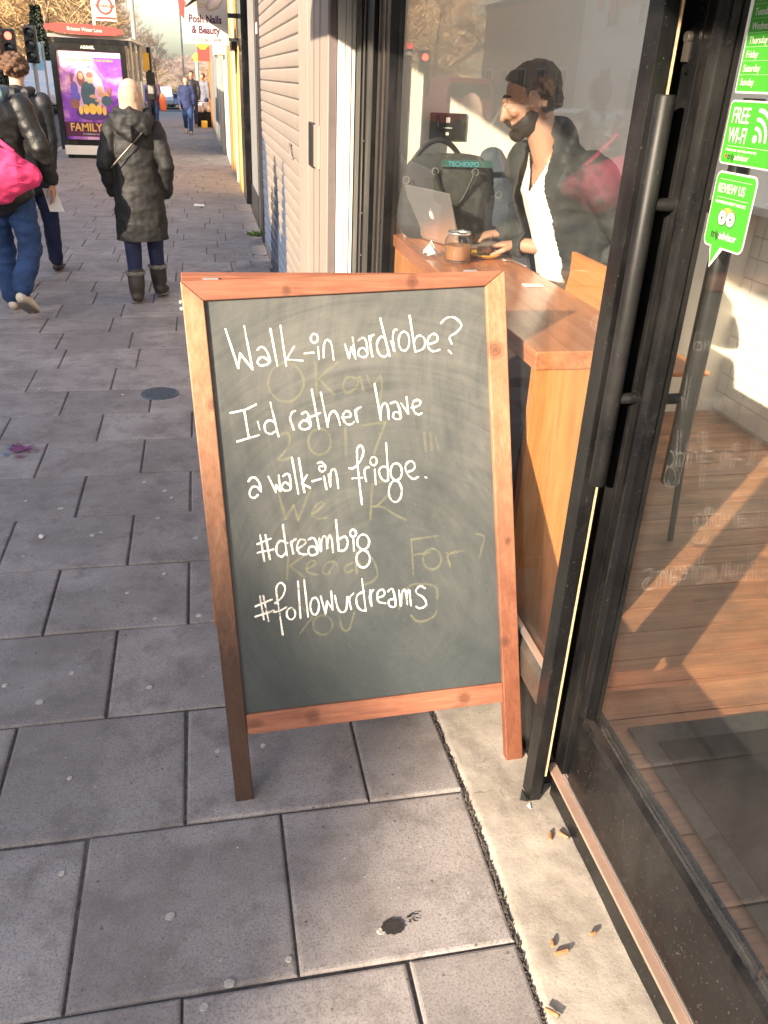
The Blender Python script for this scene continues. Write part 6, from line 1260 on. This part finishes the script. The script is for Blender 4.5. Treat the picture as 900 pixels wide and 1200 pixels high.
# street lamps, beacon, signal post
def lamp(x, y, h, label):
    t = thing('street_lamp', label, 'street lamp', (x, y, 0), 'street lamps along the road'); MB().loft([(x, y, 0), (x, y, 1.2), (x, y, h)], [.09, .06, .045], 10, cap=False).ob('column', MT['shelter_grey'], t, smooth=True)
    MB().box(x-.6, y-.06, h-.02, x+.1, y+.06, h+.08).ob('lantern', MT['shelter_grey'], t, bevel=.02)
lamp(-1.49, 24.3, 5.8, 'grey lamp post rising behind the bus shelter'); lamp(-.9, 62, 6.4, 'thin dark lamp post far down the road'); lamp(-5.2, 78, 7, 'farthest lamp post among the pink trees')
be = thing('belisha_beacon', 'orange globe beacon on a pale green pole far down the pavement', 'beacon', (-.02, 42, 0)); MB().cyl((-.02, 42, 0), (-.02, 42, 2.05), .07, 10).ob('pole', plain('pale_green_pole', (.42, .55, .42), .6), be)
b = MB(); b.ell((-.02, 42, 2.22), (.16, .16, .17)); b.ob('globe', MT['amber'], be, smooth=True)
yc = thing('crossing_signal', 'yellow sided crossing box on a dark post right of the shelter', 'signal', (-1.2, 22.9, 0)); MB().cyl((-1.12, 23, 0), (-1.12, 23, 2.1), .05, 8).ob('post', MT['black_paint'], yc); MB().box(-1.26, 22.9, 1.62, -1.12, 23.0, 1.98).ob('yellow_box', MT['yellow'], yc); MB().box(-1.22, 22.95, 1.0, -1.02, 23.05, 1.58).ob('dark_box', MT['black_plastic'], yc)
MB().box(-1.20, 22.94, 1.12, -1.05, 22.949, 1.3).ob('notice', MT['shelter_grey'], yc)
# ------------------------------------------------------------ vehicles
def vehicle(label, cat, loc, rz, body_pts, roof_pts, w, matn, wheels, group=None, name='parked_car', windows=()):
    """body_pts: lower side outline, roof_pts: glasshouse outline, both (y, z); length runs along local y"""
    t = thing(name, label, cat, loc, group, rz, local=True)
    b = MB(); h = w/2
    b.prism([(-h, y, z) for y, z in body_pts], (w, 0, 0)); bo = b.ob('body', MT[matn], t, bevel=.06, smooth='auto')
    g = MB(); n_ = len(roof_pts); ti = .10
    zt = max(z for y, z in roof_pts); zb = min(z for y, z in roof_pts); I = lambda z: h-.03-ti*(z-zb)/(zt-zb)
    g.add([(-I(z), y, z) for y, z in roof_pts]+[(I(z), y, z) for y, z in roof_pts], [tuple(range(n_)), tuple(range(n_, 2*n_))[::-1]]+[(i, (i+1) % n_, n_+(i+1) % n_, n_+i) for i in range(n_)])
    g.ob('cabin', MT[matn], t, bevel=.03, smooth='auto')
    for wd_ in windows:
        kind, pts = wd_
        if kind == 'side':
            for q in (-1, 1): m_ = MB(); m_.prism([(q*(I(z)+.006), y, z) for y, z in pts], (-q*.01, 0, 0)); m_.ob('side_window', MT['dark_glass'], t)
        else:
            y0, z0, y1, z1 = pts; m_ = MB(); d_ = V((0, z1-z0, -(y1-y0))).normalized(); 
            if (d_.y > 0) != (kind == 'front'): d_ = -d_
            m_.prism([(-I(z0)+.08, y0, z0), (I(z0)-.08, y0, z0), (I(z1)-.08, y1, z1), (-I(z1)+.08, y1, z1)], d_*.012); m_.ob('windscreen' if kind == 'front' else 'rear_window', MT['dark_glass'], t)
    for yw, r in wheels:
        for q in (-1, 1):
            m_ = MB(); m_.lathe((q*(h-.10), yw, r), [(r*.55, -.11), (r*.95, -.11), (r, -.08), (r, .08), (r*.95, .11), (r*.55, .11), (r*.55, -.11)], 20, 'x'); ty = m_.ob('tyre', MT['tyre'], t, smooth='auto')
            m_ = MB(); m_.lathe((q*(h-.02), yw, r), [(0, 0), (r*.2, .01), (r*.56, -.01)], 14, 'x'); m_.ob('wheel_rim', MT['silver'], ty)
    yf = max(y for y, z in body_pts); yr = min(y for y, z in body_pts)
    for q in (-1, 1):
        MB().box(q*(h-.30)-.13, yf-.03, .62, q*(h-.30)+.13, yf+.012, .76).ob('headlight', MT['white_vinyl'], t, bevel=.01); MB().box(q*(h-.16)-.08, yr-.012, .62, q*(h-.16)+.08, yr+.03, .86).ob('tail_light', MT['red_fascia'], t, bevel=.01)
    MB().box(-.26, yf+.0, .40, .26, yf+.014, .50).ob('number_plate', MT['white_vinyl'], t)
    return t
vb = [(-2.4, .35), (2.35, .35), (2.42, .75), (2.2, 1.02), (1.6, 1.15), (-2.4, 1.15)]; vr = [(-2.4, 1.12), (1.5, 1.12), (.95, 1.92), (-2.35, 1.98)]
vw = [('side', [(.55, 1.22), (1.28, 1.22), (.86, 1.80), (.55, 1.80)]), ('front', (1.42, 1.20, .99, 1.84)), ('rear', (-2.38, 1.25, -2.36, 1.8))]
cb = [(-2.05, .3), (2.05, .3), (2.1, .6), (1.9, .82), (.9, .93), (-2.0, .93)]; cr_ = [(-1.95, .90), (1.05, .90), (.45, 1.42), (-1.35, 1.45)]
cw = [('side', [(-1.6, .96), (.80, .96), (.40, 1.34), (-1.2, 1.36)]), ('front', (.98, .96, .52, 1.37)), ('rear', (-1.88, .96, -1.42, 1.38))]
vehicle('white van on the road behind the bus shelter poster', 'van', (-6.1, 41.5, -.12), math.pi, vb, vr, 1.95, 'van_white', [(-1.5, .33), (1.5, .33)], None, 'white_van', vw)
for lab, cat_, x, y, bp_, rp_, ww, mt_, wh, nm, wn in (
    ('blue van in the line of vehicles down the road', 'van', -4.7, 95, vb, vr, 1.95, 'van_blue', [(-1.5, .33), (1.5, .33)], 'parked_van', vw), ('white van following the blue van', 'van', -3.7, 101, vb, vr, 1.95, 'van_white', [(-1.5, .33), (1.5, .33)], 'parked_van', vw),
    ('silver car right of the far white van', 'car', -2.7, 106, cb, cr_, 1.75, 'car_silver', [(-1.3, .31), (1.3, .31)], 'parked_car', cw), ('white hatchback right of the silver car, far away', 'car', -.9, 112, cb, cr_, 1.75, 'van_white', [(-1.3, .31), (1.3, .31)], 'parked_car', cw)):
    vehicle(lab, cat_, (x, y, gz(y)-.12), math.pi, bp_, rp_, ww, mt_, wh, 'vehicles down the road', nm, wn)
# the places the window mirrors, across the road
vehicle('red van on the far side of the road, mirrored in the cafe window', 'van', (-8.8, 37, -.12), 0, vb, vr, 1.95, 'red_fascia', [(-1.5, .33), (1.5, .33)], None, 'red_van', vw)
vehicle('pale blue and white car by the near kerb, mirrored over the man', 'car', (-4.6, 15.5, -.12), 0, cb, cr_, 1.75, 'van_white', [(-1.3, .31), (1.3, .31)], None, 'passing_car', cw)
def block(label, x, y0, y1, h, matn, wins=True, para=.3, nm='opposite_building', chim=()):
    t = thing(nm, label, 'building', (x-4, (y0+y1)/2, 0)); MB().box(x-8, y0, 0, x, y1, h).ob('wall', MT[matn], t)
    MB().box(x-.05, y0-.02, h, x+.08, y1+.02, h+para).ob('parapet', MT['slate'], t)
    for cy, ch_ in chim: MB().box(x-2.4, cy-.6, h-.1, x-1.4, cy+.6, h+ch_).ob('chimney', MT['brick_brown'], t)
    if wins:
        y = y0+1.2
        while y < y1-1.4:
            z = 1.0
            while z+1.5 < h:
                f_ = MB().box(x+.0, y, z, x+.05, y+1.1, z+1.45).ob('window', MT['white_paint'], t); MB().box(x+.05, y+.08, z+.08, x+.058, y+.52, z+1.37).ob('pane', MT['dark_glass'], f_); MB().box(x+.05, y+.58, z+.08, x+.058, y+1.02, z+1.37).ob('pane', MT['dark_glass'], f_)
                z += 2.7
            y += 2.6
    return t
gt = block('long brick terrace across the road behind the camera', -14, -45, -5.2, 5.9, 'brick_yellow', True)
MB().prism([(-20, y, z) for y, z in ((-44.9, 6.1), (-44.9, 6.9), (-14.5, 6.9), (-12.6, 6.35), (-11.1, 7.53), (-10.2, 8.25), (-9.2, 7.5), (-5.3, 7.45), (-5.3, 6.1))], (6, 0, 0)).ob('gabled_roof', MT['slate'], gt)
block('brown brick terrace directly across the road', -14, -5, 28.8, 7.17, 'brick_brown', True, chim=((2, 1.2), (14, 1.1)))
wb = block('pale rendered shop across the road with orange red letters', -13.8, 29, 36.2, 7.4, 'white_paint', True)
text("Mary's", 1.5, (-13.72, 30.9, 4.35), (0, 1, 0), (0, 0, 1), MT['orange_red'], wb, bold=.02, depth=.02)
block('brown brick block with chimneys beyond the pale shop', -14, 36.4, 50, 5.2, 'brick_brown', True, chim=((38, 1.3), (43, 1.0), (47, .8)))
# ------------------------------------------------------------ trees
def crown(seed, h, spread, levels=5, kids=4, up=.45, thick=.10, droop=0, start=.28):
    r = random.Random(seed); m_ = MB(); tr = MB()
    def seg(mb, a, b_, ra, rb, n_):
        t = (b_-a); 
        if t.length < 1e-4: return
        t.normalize(); s_ = t.cross(V((.3, .5, .8))).normalized(); u = t.cross(s_); vs = []
        for p, q in ((a, ra), (b_, rb)):
            for k in range(n_): an2 = 6.2832*k/n_; vs.append(p+s_*q*math.cos(an2)+u*q*math.sin(an2))
        mb.add(vs, [(k, (k+1) % n_, n_+(k+1) % n_, n_+k) for k in range(n_)])
    def grow(p, d, L, rad, lv):
        mid = p+d*L*.5+V((r.uniform(-1, 1), r.uniform(-1, 1), r.uniform(-.5, .5)))*L*.07; e = p+d*L+V((r.uniform(-1, 1), r.uniform(-1, 1), 0))*L*.10
        n_ = 3; seg(m_, p, mid, rad, rad*.8, n_); seg(m_, mid, e, rad*.8, rad*.55, n_)
        if lv == 0: return
        for k in range(kids if lv > 1 else kids+1):
            q = p+(e-p)*r.uniform(.35, 1.0); a = r.uniform(0, 6.28); side = V((math.cos(a), math.sin(a), r.uniform(-.1, .5)))
            nd = (d*up+side*spread+V((0, 0, .25-droop*(levels-lv)*.25))).normalized(); grow(q, nd, L*r.uniform(.52, .74), max(.010, rad*.5), lv-1)
    top = V((r.uniform(-.3, .3), r.uniform(-.3, .3), h*.62))
    tr.loft([(0, 0, -.2), V((.05, 0, h*.15)), top*.55, top], [thick*1.25*h/8, thick*h/8, thick*.75*h/8, thick*.3*h/8], 10, cap=False)
    for k in range(9):
        f = start+(1-start)*k/8; p = top*f; a = k*2.4+r.uniform(-.4, .4); d = V((math.cos(a)*spread, math.sin(a)*spread, .55+.5*f)).normalized(); grow(p, d, h*.30*(1.15-.45*f), thick*.42*h/8, levels-1)
    return tr, m_
protos = {}
def tree(kind, x, y, label, scale=1.0, rz=0.0):
    tw, seed, h, spr, lv, kd, dr_ = {'pink': ('twig_pink', 11, 9, .8, 5, 4, 0), 'gold': ('twig_gold', 23, 8, .75, 5, 4, .3), 'gold2': ('twig_gold', 37, 7, 1.0, 5, 4, .8), 'plane': ('twig_pink', 51, 10, .65, 5, 4, 0)}[kind]
    if kind not in protos:
        t = thing('bare_tree', label, 'tree', (0, 0, 0), 'bare winter trees along the road', 0, local=True)
        tr, cm = crown(seed, h, spr, lv, kd, .5, .13, dr_, .15 if 'gold' in kind else .3); tr.ob('trunk', MT['bark'], t, smooth=True, fix=False); cm.ob('crown', MT[tw], t, fix=False); protos[kind] = t
    else: t = copy_thing(protos[kind], (0, 0, 0), None, label)
    t.location = (x, y, gz(y)-.1); t.rotation_euler = (0, 0, rz); t.scale = (scale,)*3
    return t
pl_ = [('pink', -1.2, 92, .55), ('pink', -3.6, 84, .70), ('plane', -7.0, 74, .95), ('pink', -9.0, 96, 1.1), ('gold', .9, 98, .55), ('gold', -1.5, 112, .6), ('gold2', 3.5, 104, .6), ('pink', 6, 118, .6), ('gold', -11.5, 88, 1.1),
       ('gold', -7.2, 48, 1.15), ('gold2', -9.6, 50, 1.3), ('gold', -12.2, 54, 1.3), ('gold2', -8.4, 55, 1.35), ('gold', -10.8, 60, 1.4), ('gold2', -14.5, 62, 1.5), ('gold', -6.0, 58, 1.15), ('gold', -9.0, 66, 1.5), ('gold2', -12.5, 70, 1.6),
       ('gold2', -6.3, 66, .95), ('gold', -7.4, 72, 1.3), ('gold', -15.5, 74, 1.6), ('gold2', -11.0, 80, 1.7), ('pink', -7.6, 90, 1.05), ('gold2', -17, 66, 1.4), ('gold2', -4.6, 104, .75), ('pink', -7.0, 108, .95), ('pink', 2.2, 128, .75), ('gold2', -9.5, 102, 1.6)]
desc = {'pink': 'pinkish bare street tree', 'gold': 'upright golden tree', 'gold2': 'low spreading golden tree', 'plane': 'tall upright pinkish plane tree'}
TL = ['']*len(pl_)
sn = {}
for k, (kd, x, y, s_) in enumerate(pl_): sn.setdefault((kd, x < -9.5, x < -5, x > -1, y < 60, y < 85), []).append((x, k))
for v in sn.values():
    v.sort()
    if len(v) > 1:
        for q, (x, k) in enumerate(v): TL[k] = ', leftmost' if q == 0 else ', rightmost' if q == len(v)-1 else ', second from left' if q == 1 else ', third from left'
pos = ['above the parked vans', 'behind the bus shelter roof', 'right of the lamp post', 'at the far end of the road', 'over the far cars', 'in the far distance behind the crossing']
for k, (kd, x, y, s_) in enumerate(pl_):
    where = 'behind the traffic lights' if x < -9.5 else 'behind the bus stop and shelter' if x < -5 else 'in the distance over the pavement' if x > -1 else 'beyond the vans down the road'
    depth = 'in front' if y < 60 else 'middle rank' if y < 85 else 'farthest back'
    tree(kd, x, y, f'{desc[kd]} {where}, {depth}' + TL[k], s_, k*1.3)
# dark evergreen among them, hedge along the park
m_ = MB(); r = random.Random(5)
for k in range(5200):
    zz = r.random()**1.3; rr = (1-zz)*.8*(.55+.45*r.random()); a = r.random()*6.283; p = V((math.cos(a)*rr, math.sin(a)*rr, .8+zz*3.2)); d = V((r.uniform(-1, 1), r.uniform(-1, 1), r.uniform(-.7, .3)))*.16; u = V((r.uniform(-1, 1), r.uniform(-1, 1), r.uniform(-1, 1)))*.07
    m_.add([p, p+d+u, p+d*1.6, p+d-u], [(0, 1, 2, 3)])
et = thing('evergreen_tree', 'narrow dark evergreen tree left of the bus shelter name board', 'tree', (-7.1, 46, 0), local=True); m_.ob('crown', MT['hedge'], et, fix=False); MB().loft([(0, 0, 0), (0, 0, 4.2)], [.12, .03], 8, cap=False).ob('trunk', MT['bark'], et)
m_ = MB()
for k in range(16000):
    y = r.uniform(42.5, 46); p = V((r.uniform(-16, -5.6), y, r.random()*1.75)); d = V((r.uniform(-1, 1), r.uniform(-1, 1), r.uniform(-.3, 1)))*.11; u = V((r.uniform(-1, 1), r.uniform(-1, 1), r.uniform(-1, 1)))*.06
    m_.add([p, p+d+u, p+d*1.5, p+d-u], [(0, 1, 2, 3)])
for k in range(26000):
    p = V((r.uniform(-22, 12), r.uniform(118, 126), 0)); p.z = -2.6+r.random()*(2.4+1.0*noise.noise(p*.15)); d = V((r.uniform(-1, 1), r.uniform(-1, 1), r.uniform(-.3, 1)))*.3; u = V((r.uniform(-1, 1), r.uniform(-1, 1), r.uniform(-1, 1)))*.15
    m_.add([p, p+d+u, p+d*1.5, p+d-u], [(0, 1, 2, 3)])
tag(m_.ob('hedge', MT['hedge'], None, fix=False), 'dark hedge running along the park behind the trees', 'hedge', kind='stuff')
tb = struct('park_bank', MB().prism([(-60, 128, -.3), (60, 128, -.3), (60, 170, 3.5), (-60, 170, 3.5)], (0, 0, -4)), plain('winter_bank', (.30, .22, .16), .95, .3, .3, kind='pos'))
